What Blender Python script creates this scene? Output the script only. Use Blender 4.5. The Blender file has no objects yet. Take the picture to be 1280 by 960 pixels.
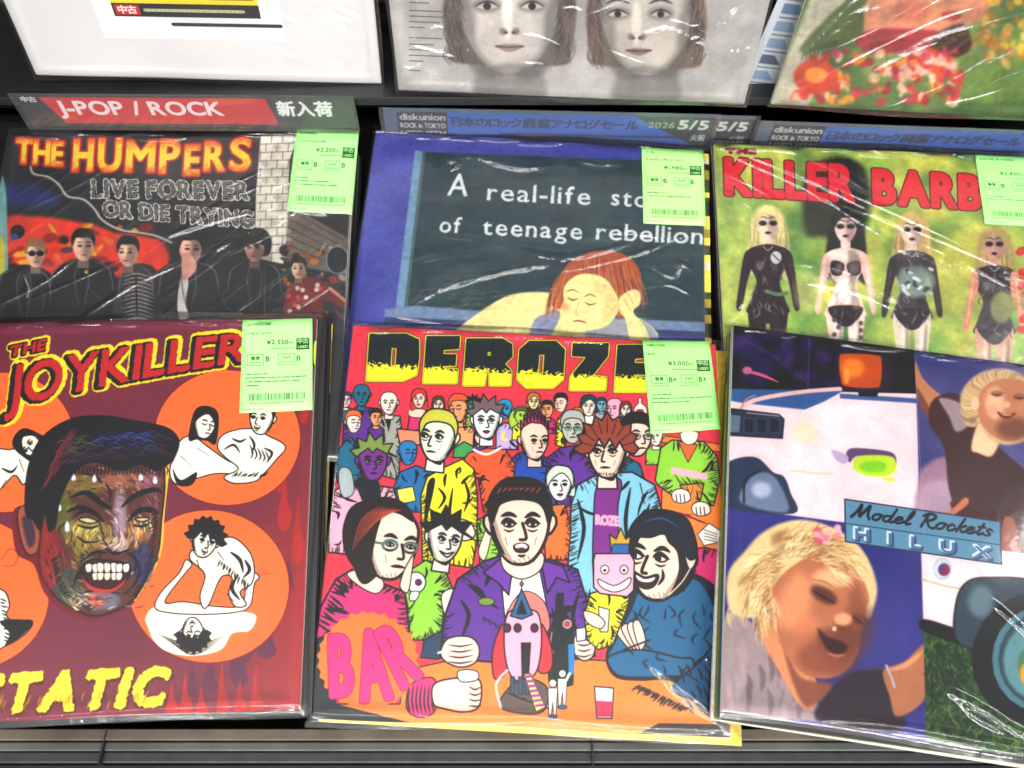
import bpy, math, random
import numpy as np
from mathutils import Matrix, Vector

SC = bpy.context.scene
COL = SC.collection
# ------------------------------------------------------------------ camera
F_PX, W_PX, H_PX = 1000.0, 1280.0, 960.0       # focal length in photo pixels
CAM = np.array([0.0, 0.0, 1.45])
PITCH = math.radians(32.0)                      # 90 degrees minus the downward pitch
cam_d = bpy.data.cameras.new('camera')
cam_d.sensor_width = 36.0
cam_d.lens = 36.0 * F_PX / W_PX
cam_d.clip_start = 0.02
cam_d.clip_end = 50
cam_d.dof.use_dof = True
cam_d.dof.focus_distance = 0.67
cam_d.dof.aperture_fstop = 5.0
cam_o = bpy.data.objects.new('camera', cam_d)
COL.objects.link(cam_o)
cam_o.location = CAM
cam_o.rotation_euler = (PITCH, 0, 0)
SC.camera = cam_o
# ------------------------------------------------------------------ light
world = bpy.data.worlds.new('World')
SC.world = world
world.use_nodes = True
bg = world.node_tree.nodes['Background']
bg.inputs[0].default_value = (0.92, 0.96, 1.0, 1)
bg.inputs[1].default_value = 0.22


def area(name, loc, target, sx, sy, power, col=(1, 0.985, 0.95)):
    l = bpy.data.lights.new(name, 'AREA')
    l.shape = 'RECTANGLE'
    l.size, l.size_y, l.energy, l.color = sx, sy, power, col
    o = bpy.data.objects.new(name, l)
    COL.objects.link(o)
    o.location = loc
    d = Vector(target) - Vector(loc)
    o.rotation_euler = d.to_track_quat('-Z', 'Y').to_euler()
    return o


T0 = (0, 0.4, 0.9)
area('ceiling_tube_front', (0.0, -1.05, 2.75), T0, 3.4, 0.07, 66)
area('added_light_far_front', (0.3, -2.4, 2.75), (0, .6, 1.0), 3.4, 0.07, 84)  # extra strip light, added so more creases catch a highlight
area('ceiling_tube_back', (0.25, 2.0, 2.75), T0, 3.8, 0.07, 78)
area('added_light_far_back', (-0.2, 3.2, 2.75), T0, 3.8, 0.07, 60)  # added row behind the rack for more white streaks on the film
area('added_light_aisle', (0.2, -4.4, 2.75), (0, .6, 1.1), 4.2, 0.05, 46)  # added light, placed to put streaks on the upper shelf sleeves
area('added_light_far_aisle', (-0.3, -6.8, 2.75), (0, .6, 1.1), 4.2, 0.05, 46)  # second added light, further out, for flatter creases on the upper shelf
area('added_light_left', (-3.1, 0.3, 2.75), T0, 0.12, 2.6, 40)  # added at the side as one more bright reflection for the creases
area('added_light_right', (3.2, 0.5, 2.75), T0, 0.12, 2.6, 40)  # added counterpart on the right, also for crease highlights
SC.view_settings.view_transform = 'Standard'
SC.view_settings.look = 'None'
SC.view_settings.gamma = 1.0
SC.view_settings.exposure = 0.33
SC.cycles.transparent_max_bounces = 24
SC.cycles.max_bounces = 8
SC.cycles.use_denoising = True

# ------------------------------------------------------------------ poses of the record sleeves
# rotation, position of the top left corner, side length (metres), solved from the photograph
POSE = {
    'A': ([[0.99848, -0.03627, 0.04138], [0.04497, 0.97123, -0.23386], [-0.03171, 0.23537, 0.97139]], [-0.47484, 0.39467, 0.91337], 0.3096),
    'B': ([[0.99851, 0.04445, 0.03166], [-0.03584, 0.97159, -0.23394], [-0.04116, 0.23245, 0.97174]], [-0.13642, 0.40744, 0.89391], 0.31336),
    'C': ([[0.98997, 0.13835, 0.02858], [-0.13284, 0.98048, -0.14497], [-0.04807, 0.13972, 0.98902]], [0.18965, 0.40567, 0.89627], 0.30876),
    'D': ([[0.99887, -0.02788, 0.03847], [0.0353, 0.97744, -0.20825], [-0.0318, 0.20937, 0.97732]], [-0.47306, 0.60149, 0.935], 0.32045),
    'E': ([[0.99746, 0.07029, 0.01147], [-0.06586, 0.97168, -0.22695], [-0.0271, 0.22562, 0.97384]], [-0.13397, 0.63072, 0.9143], 0.32266),
    'F': ([[0.99914, 0.03016, 0.02857], [-0.02216, 0.96865, -0.24743], [-0.03514, 0.24658, 0.96848]], [0.19853, 0.61841, 0.908], 0.314),
    'G': ([[0.99917, 0.03687, 0.01739], [0.01175, 0.14796, -0.98892], [-0.03903, 0.98831, 0.1474]], [-0.42343, 0.67318, 1.28985], 0.314),
    'H': ([[0.99788, 0.00852, -0.06446], [-0.06501, 0.14691, -0.98701], [0.00106, 0.98911, 0.14716]], [-0.10133, 0.66251, 1.2817], 0.314),
    'I': ([[0.99861, 0.05016, -0.01596], [-0.02142, 0.11019, -0.99368], [-0.04809, 0.99264, 0.11111]], [0.25058, 0.6346, 1.28016], 0.314),
}


def rc():
    c, s = math.cos(PITCH), math.sin(PITCH)
    return np.array([[1, 0, 0], [0, c, -s], [0, s, c]])


RC = rc()


def ray(x, y):
    return RC @ np.array([(x - W_PX / 2) / F_PX, -(y - H_PX / 2) / F_PX, -1.0])


def on_sleeve(k, pts):
    """photo pixels -> (u right, v down) in 0..1 on the plane of sleeve k"""
    R, t, s = POSE[k]
    R = np.array(R); t = np.array(t)
    out = []
    for x, y in pts:
        d = ray(x, y)
        q = CAM + d * ((t - CAM) @ R[:, 2]) / (d @ R[:, 2])
        l = R.T @ (q - t)
        out.append((l[0] / s, -l[1] / s))
    return np.array(out)


def on_plane_y(x, y, Y):
    d = ray(x, y)
    return CAM + d * (Y - CAM[1]) / d[1]


# ------------------------------------------------------------------ a small painter for flat print
def smooth_pts(pts, n=6, closed=True):
    P = np.array(pts, float)
    m = len(P)
    out = []
    for i in range(m if closed else m - 1):
        if closed:
            p0, p1, p2, p3 = P[i - 1], P[i], P[(i + 1) % m], P[(i + 2) % m]
        else:
            p0, p1, p2, p3 = P[max(i - 1, 0)], P[i], P[i + 1], P[min(i + 2, m - 1)]
        for j in range(n):
            t = j / n
            out.append(0.5 * ((2 * p1) + (-p0 + p2) * t + (2 * p0 - 5 * p1 + 4 * p2 - p3) * t * t
                              + (-p0 + 3 * p1 - 3 * p2 + p3) * t ** 3))
    if not closed:
        out.append(P[-1])
    return np.array(out)


def vnoise(h, w, cells, rng):
    g = rng.random((int(cells * h / max(h, w)) + 3, int(cells * w / max(h, w)) + 3)).astype(np.float32)
    y = np.linspace(0, g.shape[0] - 2.001, h); x = np.linspace(0, g.shape[1] - 2.001, w)
    yi = y.astype(int); xi = x.astype(int)
    fy = (y - yi)[:, None]; fx = (x - xi)[None, :]
    fy = fy * fy * (3 - 2 * fy); fx = fx * fx * (3 - 2 * fx)
    a = g[yi][:, xi]; b = g[yi][:, xi + 1]; c = g[yi + 1][:, xi]; d = g[yi + 1][:, xi + 1]
    return ((a * (1 - fx) + b * fx) * (1 - fy) + (c * (1 - fx) + d * fx) * fy).astype(np.float32)


def fbm(h, w, cells, seed=0, octv=4):
    rng = np.random.default_rng(seed)
    r = np.zeros((h, w), np.float32); amp = 1.0; tot = 0
    for i in range(octv):
        r += amp * vnoise(h, w, cells * 2 ** i, rng); tot += amp; amp *= 0.55
    return r / tot


_cu = bpy.data.curves.new('type', 'FONT')
_cu.fill_mode = 'NONE'
_cu.resolution_u = 4
_to = bpy.data.objects.new('type', _cu)
COL.objects.link(_to)
_GL = {}


def glyph(ch):
    if ch in _GL:
        return _GL[ch]
    _cu.body = ch
    bpy.context.view_layer.update()
    me = _to.evaluated_get(bpy.context.evaluated_depsgraph_get()).to_mesh()
    nxt = {}
    V = [(v.co.x, v.co.y) for v in me.vertices]
    for e in me.edges:
        a, b = e.vertices
        nxt.setdefault(a, []).append(b); nxt.setdefault(b, []).append(a)
    loops, seen = [], set()
    for s in nxt:
        if s in seen:
            continue
        lp = [s]; seen.add(s); cur = s
        while True:
            c = [q for q in nxt[cur] if q not in seen]
            if not c:
                break
            cur = c[0]; seen.add(cur); lp.append(cur)
        if len(lp) > 2:
            loops.append(np.array([V[i] for i in lp]))
    if loops:
        A = np.concatenate(loops); x0, x1 = A[:, 0].min(), A[:, 0].max()
    else:
        x0, x1 = 0, 0.22
    _GL[ch] = (loops, x0, x1)
    return _GL[ch]


CAPH = None


def lay_text(s, track=0.10):
    """glyph loops in units where the capital height is 1, and the total width"""
    global CAPH
    if CAPH is None:
        A = np.concatenate(glyph('H')[0]); CAPH = A[:, 1].max() - A[:, 1].min()
    x = 0; out = []
    for ch in s:
        if ch == ' ':
            x += 0.42; continue
        lp, a, b = glyph(ch)
        w = (b - a) / CAPH
        out.append([np.stack([(l[:, 0] - a) / CAPH + x, l[:, 1] / CAPH], 1) for l in lp])
        x += w + track
    return out, x - track


class Art:
    def __init__(self, w, h=None, base=(128, 128, 128), T=None):
        self.w = w; self.h = h or w
        self.im = np.ones((self.h, self.w, 3), np.float32) * np.array(base, np.float32) / 255
        self.T = T or (lambda p: np.asarray(p, float) * [self.w, self.h])
        self.k = 1.0
        self.sc = 1.0

    def box(self, P, pad):
        x0 = max(int(P[:, 0].min() - pad), 0); x1 = min(int(P[:, 0].max() + pad) + 2, self.w)
        y0 = max(int(P[:, 1].min() - pad), 0); y1 = min(int(P[:, 1].max() + pad) + 2, self.h)
        return x0, y0, x1, y1

    def sdf(self, loops, pad, closed=True, widths=None):
        A = np.concatenate(loops)
        x0, y0, x1, y1 = self.box(A, pad)
        if x1 <= x0 or y1 <= y0:
            return None
        X = (np.arange(x0, x1) + 0.5).astype(np.float32)[None, :]
        Y = (np.arange(y0, y1) + 0.5).astype(np.float32)[:, None]
        D = np.full((y1 - y0, x1 - x0), 1e9, np.float32)
        IN = np.zeros(D.shape, bool)
        for P in loops:
            n = len(P)
            for i in range(n if closed else n - 1):
                ax, ay = P[i]; bx, by = P[(i + 1) % n]
                dx, dy = bx - ax, by - ay
                q = dx * dx + dy * dy + 1e-9
                px = X - ax; py = Y - ay
                t = np.clip((px * dx + py * dy) / q, 0, 1)
                d = (px - t * dx) ** 2 + (py - t * dy) ** 2
                if widths is not None:
                    d = np.maximum(np.sqrt(d) - (widths[i] * (1 - t) + widths[i + 1] * t), 0) ** 2 \
                        if False else (np.sqrt(d) - (widths[i] * (1 - t) + widths[i + 1] * t))
                D = np.minimum(D, d)
                if closed and ay != by:
                    c = (ay > Y) != (by > Y)
                    IN ^= c & (px < dx * py / dy)
        if widths is None:
            D = np.sqrt(D)
            if closed:
                D = np.where(IN, -D, D)
        return (x0, y0, x1, y1), D

    def put(self, bb, a, col):
        x0, y0, x1, y1 = bb
        s = self.im[y0:y1, x0:x1]
        if callable(col):
            c = col(x0, y0, x1, y1)
        else:
            c = np.array(col, np.float32) / 255
        s += (c - s) * a[..., None]

    def shape(self, pts, fill=None, ol=None, w=1.0, sm=True, soft=0, alpha=1.0, jag=0, px=True):
        P = np.array(pts, float)
        if sm:
            P = smooth_pts(P, 5)
        if px:
            P = self.T(P)
        sc = self.sc
        r = self.sdf([P], soft * sc + w * sc + 3)
        if r is None:
            return
        bb, D = r
        if jag:
            n = fbm(D.shape[0], D.shape[1], max(D.shape) / (3 * sc), 5, 2) - 0.5
            D = D + n * jag * sc * 2
        if fill is not None:
            if soft:
                a = np.clip(0.5 - D / (soft * sc), 0, 1); a = a * a * (3 - 2 * a)
            else:
                a = np.clip(0.5 - D, 0, 1)
            self.put(bb, a * alpha, fill)
        if ol is not None:
            self.put(bb, np.clip(w * sc / 2 + 0.5 - np.abs(D), 0, 1) * alpha, ol)

    def ell(self, cx, cy, rx, ry, fill=None, ol=None, w=1, rot=0, soft=0, alpha=1.0, n=22, jag=0):
        c, s = math.cos(rot), math.sin(rot)
        pts = [(cx + rx * math.cos(t) * c - ry * math.sin(t) * s, cy + rx * math.cos(t) * s + ry * math.sin(t) * c)
               for t in (2 * math.pi * i / n for i in range(n))]
        self.shape(pts, fill, ol, w, False, soft, alpha, jag)

    def line(self, pts, col, w=1.0, taper=False, sm=True, alpha=1.0, soft=0):
        P = np.array(pts, float)
        if sm and len(P) > 2:
            P = smooth_pts(P, 4, False)
        P = self.T(P)
        n = len(P)
        ww = np.full(n, w * self.sc / 2)
        if taper:
            ww = ww * (0.15 + 0.85 * np.sin(np.linspace(0.15, math.pi - 0.05, n)))
        r = self.sdf([P], w * self.sc + soft * self.sc + 3, False, ww)
        if r is None:
            return
        bb, D = r
        if soft:
            a = np.clip(0.5 - D / (soft * self.sc), 0, 1)
        else:
            a = np.clip(0.5 - D, 0, 1)
        self.put(bb, a * alpha, col)

    def text(self, s, p0, p1, h, layers, shear=0, track=0.10, h1=None, rise=None, jag=0, split=None, soft=0):
        """layers: [(grow, colour, dx, dy)], drawn in order; p0-p1 baseline in photo px, h cap height"""
        gl, tw = lay_text(s, track)
        p0 = np.array(p0, float); p1 = np.array(p1, float)
        d = p1 - p0
        out = []
        for loops in gl:
            L = []
            for l in loops:
                t = l[:, 0:1] / tw
                hh = h + ((h1 if h1 else h) - h) * t
                b = p0 + d * t
                if rise:
                    b = b + np.stack([0 * t[:, 0], rise(t[:, 0])], 1)
                L.append(self.T(b + np.stack([l[:, 1] * hh[:, 0] * shear, -l[:, 1] * hh[:, 0]], 1)))
            out.append(L)
        sc = self.sc
        for gi, (grow, col, dx, dy) in enumerate(layers):
            for L in out:
                L2 = [l + [dx * sc, dy * sc] for l in L]
                r = self.sdf(L2, abs(grow) * sc + 3 + jag * sc)
                if r is None:
                    continue
                bb, D = r
                if jag:
                    n = fbm(D.shape[0], D.shape[1], max(D.shape) / (3.2 * sc), 9 + gi, 2) - 0.5
                    D = D + n * jag * sc
                a = np.clip(0.5 - (D - grow * sc) / (1 + soft * sc), 0, 1)
                self.put(bb, a, col)

    def tint(self, f, amt):
        self.im *= 1 + (f[..., None] - 0.5) * amt

    def blur(self, n=1):
        # soften the print a little, as a screened photograph is
        for _ in range(n):
            p = np.pad(self.im, ((1, 1), (1, 1), (0, 0)), 'edge')
            self.im = (p[:-2, 1:-1] + p[2:, 1:-1] + p[1:-1, :-2] + p[1:-1, 2:] + 2 * p[1:-1, 1:-1]) / 6

    def image(self, name, is_float=False):
        im = bpy.data.images.new(name, self.w, self.h, alpha=False, float_buffer=False)
        buf = np.ones((self.h, self.w, 4), np.float32)
        buf[..., :3] = np.clip(self.im, 0, 1)[::-1]
        im.pixels.foreach_set(buf.ravel())
        im.update()
        im.pack()
        return im


def sleeve_art(k, N=860, base=(128, 128, 128)):
    a = Art(N, N, base, lambda p: on_sleeve(k, p) * N)
    q = on_sleeve(k, [(600, 300), (640, 300)])
    R, t, s = POSE[k]
    c = np.array(t) + np.array(R) @ np.array([s / 2, -s / 2, 0])
    dist = (RC.T @ (c - CAM))[2] * -1
    a.sc = N / (s * F_PX / dist)
    return a


K = (18, 16, 20)
WHT = (250, 248, 240)


def mixf(c0, c1, f):
    c0 = np.array(c0, np.float32) / 255; c1 = np.array(c1, np.float32) / 255
    return c0 + (c1 - c0) * f[..., None]


def hatch(a, pts, n, length, ang, w=1.2, col=K, seed=0, spread=4):
    rng = random.Random(seed)
    P = smooth_pts(pts, max(2, n // max(1, len(pts) - 1)), False) if len(pts) > 2 else \
        np.linspace(pts[0], pts[1], n)
    for x, y in P:
        l = length * rng.uniform(0.5, 1.2); t = ang + rng.uniform(-0.25, 0.25)
        x += rng.uniform(-spread, spread) * 0.3
        a.line([(x, y), (x + l * math.cos(t) * 0.5, y + l * math.sin(t) * 0.5), (x + l * math.cos(t), y + l * math.sin(t))],
               col, w, True)


HEAD = [(0, -.5), (.22, -.46), (.36, -.28), (.37, -.05), (.34, .15), (.24, .36), (.1, .49), (-.1, .49), (-.24, .36), (-.34, .15), (-.37, -.05), (-.36, -.28), (-.22, -.46)]


def xf(pts, x, y, h, flip=1, rot=0):
    c, s = math.cos(rot), math.sin(rot)
    return [(x + h * (flip * px * c - py * s), y + h * (flip * px * s + py * c)) for px, py in pts]


def comic_head(a, x, y, h, skin, hair=None, style='short', turn=0.0, mouth='flat', eyes='open', rot=0, lip=None, neck=None, ears=True):
    w = max(0.8, h * 0.035)
    if neck is not None:
        a.shape(xf([(-.17, .2), (.17, .2), (.2, .72), (-.2, .72)], x, y, h, 1, rot), neck, K, w, False)
        a.shape(xf([(-.17, .35), (.17, .35), (.12, .56), (-.1, .5)], x, y, h, 1, rot), K, None, 0)
    if style in ('long', 'bob'):
        b = .62 if style == 'long' else .35
        a.shape(xf([(0, -.62), (.34, -.5), (.46, -.1), (.46, b), (.2, b * .9), (-.2, b * .9), (-.46, b), (-.46, -.1), (-.34, -.5)], x, y, h, 1, rot), hair, K, w)
    if ears:
        for sgn in (-1, 1):
            if sgn * turn > 0.5:
                continue
            a.shape(xf([(sgn * .34, -.08), (sgn * .44, -.12), (sgn * .46, 0), (sgn * .37, .12)], x, y, h, 1, rot), skin, K, w)
    a.shape(xf(HEAD, x, y, h, 1, rot), skin, K, w * 1.2)
    t = turn * .14
    def P(l):
        return xf(l, x, y, h, 1, rot)
    if h > 15:
        for sgn in (-1, 1):
            ex = sgn * .15 + t
            if abs(ex) > .33:
                continue
            if h < 36 and eyes in ('open', 'glass'):
                a.line(P([(ex - .08, -.02), (ex, -.045), (ex + .08, -.015)]), K, w * 1.5, True)
                q = P([(ex + turn * .02, .0)])[0]
                a.ell(q[0], q[1], max(.7, h * .028), max(.7, h * .03), K)
                if eyes == 'glass':
                    a.ell(q[0], q[1], h * .11, h * .09, None, K, w)
            elif eyes == 'open':
                a.line(P([(ex - .1, -.015), (ex - .02, -.065), (ex + .1, -.01)]), K, w * 1.8, True)
                a.shape(P([(ex - .07, .0), (ex, -.042), (ex + .07, .0), (ex, .03)]), WHT, K, w * .6)
                q = P([(ex + turn * .03, -.005)])[0]
                a.ell(q[0], q[1], h * .03, h * .035, K)
            elif eyes == 'dark':
                a.shape(P([(ex - .09, -.02), (ex, -.07), (ex + .09, -.02), (ex, .05)]), K)
            elif eyes == 'glass':
                q = P([(ex, 0)])[0]
                a.shape(P([(ex - .06, .0), (ex, -.035), (ex + .06, .0), (ex, .025)]), WHT, K, w * .6)
                a.ell(q[0], q[1], h * .022, h * .025, K)
                a.ell(q[0], q[1] + h * .01, h * .105, h * .075, None, (70, 110, 100), w * 1.1)
                a.line(P([(ex + .1 * sgn, 0), (sgn * .36, -.02)]), (70, 110, 100), w)
            elif eyes == 'shut':
                a.line(P([(ex - .08, -.01), (ex, .03), (ex + .08, -.01)]), K, w * 1.2)
            a.line(P([(ex - .1, -.1 + .01 * sgn), (ex, -.14), (ex + .1, -.1)]), K, w * 1.7, True)
        a.line(P([(t + .02 * (1 if turn >= 0 else -1), -.02), (t + (.07 if turn >= 0 else -.07), .17), (t - .01, .19)]), K, w * 1.1)
        if mouth == 'flat':
            a.line(P([(t - .1, .31), (t, .3), (t + .11, .31)]), lip or K, w * 1.4, True)
        elif mouth == 'smile':
            a.shape(P([(t - .15, .26), (t, .3), (t + .15, .24), (t + .02, .37)]), lip or WHT, K, w)
        elif mouth == 'open':
            a.shape(P([(t - .08, .27), (t + .02, .245), (t + .09, .275), (t + .06, .335), (t - .05, .335)]), (90, 20, 25), K, w * 1.1)
            a.line(P([(t - .05, .275), (t + .02, .262), (t + .06, .28)]), WHT, w * 1.3)
            a.line(P([(t - .04, .39), (t + .01, .4), (t + .06, .385)]), K, w, True)
        elif mouth == 'grin':
            a.shape(P([(t - .16, .2), (t - .02, .25), (t + .13, .2), (t + .1, .32), (t, .37), (t - .11, .32)]), (60, 16, 20), K, w * 1.1)
            a.shape(P([(t - .13, .225), (t - .02, .265), (t + .1, .225), (t + .07, .28), (t - .02, .3), (t - .1, .28)]), WHT)
            a.line(P([(t - .2, .12), (t - .22, .22), (t - .17, .32)]), K, w * 1.2, True)
            a.line(P([(t + .18, .12), (t + .2, .22), (t + .15, .32)]), K, w * 1.2, True)
            for i in range(5):
                a.line(P([(t - .24 + .01 * i, .05 + .04 * i), (t - .19, .08 + .04 * i)]), K, w * .7, True)
        elif mouth == 'lips':
            a.shape(P([(t - .1, .3), (t, .27), (t + .1, .3), (t, .36)]), lip or (120, 20, 40), K, w * .6)
        # ink modelling on the side away from the light
        if h > 24:
            sd = -1 if turn > 0 else 1
            for i in range(5):
                yy = -.05 + i * .1
                a.line(P([(sd * .36, yy), (sd * (.3 - .02 * i), yy + .05)]), K, w, True)
            a.line(P([(t - .2, .16), (t - .17, .27)]), K, w * .8, True)
            a.line(P([(t + .2, .16), (t + .17, .27)]), K, w * .8, True)
        # strands over the forehead edge and lines under the eyes
        if h > 40:
            for sg in (-1, 1):
                ex = sg * .15 + t
                if abs(ex) < .3:
                    a.line(P([(ex - .07, .06), (ex, .085), (ex + .07, .06)]), K, w * .7, True)
            for i in range(7):
                a.line(P([(-.2 + .06 * i, .43 + .03 * math.sin(i)), (-.17 + .06 * i, .47)]), K, w * .7, True)
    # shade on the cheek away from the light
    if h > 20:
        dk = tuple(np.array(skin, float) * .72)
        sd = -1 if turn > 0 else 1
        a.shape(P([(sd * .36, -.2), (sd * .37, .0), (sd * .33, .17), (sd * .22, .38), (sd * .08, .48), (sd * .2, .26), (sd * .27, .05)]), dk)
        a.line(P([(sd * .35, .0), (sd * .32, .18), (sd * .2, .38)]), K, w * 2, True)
    if style == 'short':
        a.shape(P([(-.37, -.02), (-.4, -.3), (-.24, -.55), (.02, -.6), (.27, -.53), (.4, -.28), (.37, -.02), (.31, -.2), (.2, -.3), (-.05, -.33), (-.25, -.27), (-.31, -.15)]), hair, K, w)
    elif style in ('long', 'bob'):
        a.shape(P([(-.39, .1), (-.42, -.3), (-.2, -.58), (.05, -.6), (.3, -.52), (.42, -.25), (.39, .1), (.3, -.15), (.1, -.36), (-.1, -.3), (-.3, -.1)]), hair, K, w)
    elif style == 'mohawk':
        pts = []
        for i in range(9):
            tt = i / 8; bx = -.38 + .76 * tt; by = -.3 - .25 * math.sin(math.pi * tt)
            pts += [(bx, by), (bx + .0, by - .26 - .04 * (i % 2))]
        pts += [(.4, -.32), (.2, -.47), (-.1, -.5), (-.3, -.38)]
        a.shape(P(pts), hair, K, w, False)
    elif style == 'spiky':
        pts = []
        for i in range(12):
            tt = math.pi * (1 + i / 11.0)
            r = .44 if i % 2 == 0 else .66
            pts.append((r * math.cos(tt) * .95, -.12 + r * math.sin(tt)))
        pts += [(.33, -.22), (.1, -.34), (0, -.22), (-.12, -.35), (-.33, -.2)]
        a.shape(P(pts), hair, K, w, False)
    elif style == 'mop':
        rng = random.Random(int(x * 7 + y))
        pts = []
        for i in range(19):
            tt = math.pi * (0.93 + 1.14 * i / 18.0)
            r = .52 + (.12 if i % 2 else 0) + rng.uniform(-.02, .04)
            pts.append((r * math.cos(tt), -.08 + r * math.sin(tt) * 1.05))
        pts += [(.34, -.02), (.24, -.2), (.16, -.05), (.05, -.26), (-.06, -.07), (-.16, -.27), (-.27, -.06), (-.33, .02)]
        a.shape(P(pts), hair, K, w, False)
        for i in range(9):
            tt = math.pi * (1.05 + .9 * i / 8)
            a.line(P([(.3 * math.cos(tt), -.08 + .3 * math.sin(tt)), (.52 * math.cos(tt), -.1 + .55 * math.sin(tt))]), K, w * 2.2, True)


def cloth(a, pts, fill, ol=K, w=1.6, folds=6, seed=0, sm=False, dark=K):
    a.shape(pts, fill, ol, w, sm)
    P = np.array(pts, float)
    cc = P.mean(0); rf = random.Random(seed + 500)
    size = math.sqrt(np.ptp(P[:, 0]) * np.ptp(P[:, 1]))
    dk = tuple(np.array(fill, float) * .5) if not callable(fill) else K
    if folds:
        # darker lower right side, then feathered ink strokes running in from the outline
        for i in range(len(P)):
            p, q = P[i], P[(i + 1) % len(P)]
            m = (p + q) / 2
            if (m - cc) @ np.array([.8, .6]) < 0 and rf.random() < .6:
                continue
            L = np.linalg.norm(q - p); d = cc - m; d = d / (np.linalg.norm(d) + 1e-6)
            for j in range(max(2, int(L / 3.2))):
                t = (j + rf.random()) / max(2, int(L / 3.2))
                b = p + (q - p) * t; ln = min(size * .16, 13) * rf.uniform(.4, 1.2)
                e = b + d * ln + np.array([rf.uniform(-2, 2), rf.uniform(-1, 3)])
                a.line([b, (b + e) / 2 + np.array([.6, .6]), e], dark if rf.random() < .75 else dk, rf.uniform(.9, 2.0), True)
    lo, hi = P.min(0), P.max(0); c = P.mean(0)
    rng = random.Random(seed)
    for _ in range(folds):
        i = rng.randrange(len(P)); e = P[i] * .82 + c * .18
        q = e + (c - e) * rng.uniform(.15, .6) + np.array([rng.uniform(-.08, .08) * (hi[0] - lo[0]), rng.uniform(-.05, .12) * (hi[1] - lo[1])])
        m = (e + q) / 2 + np.array([rng.uniform(-3, 3), rng.uniform(-3, 3)])
        a.line([e, m, q], dark, w * rng.uniform(1.2, 2.6), True)


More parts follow.
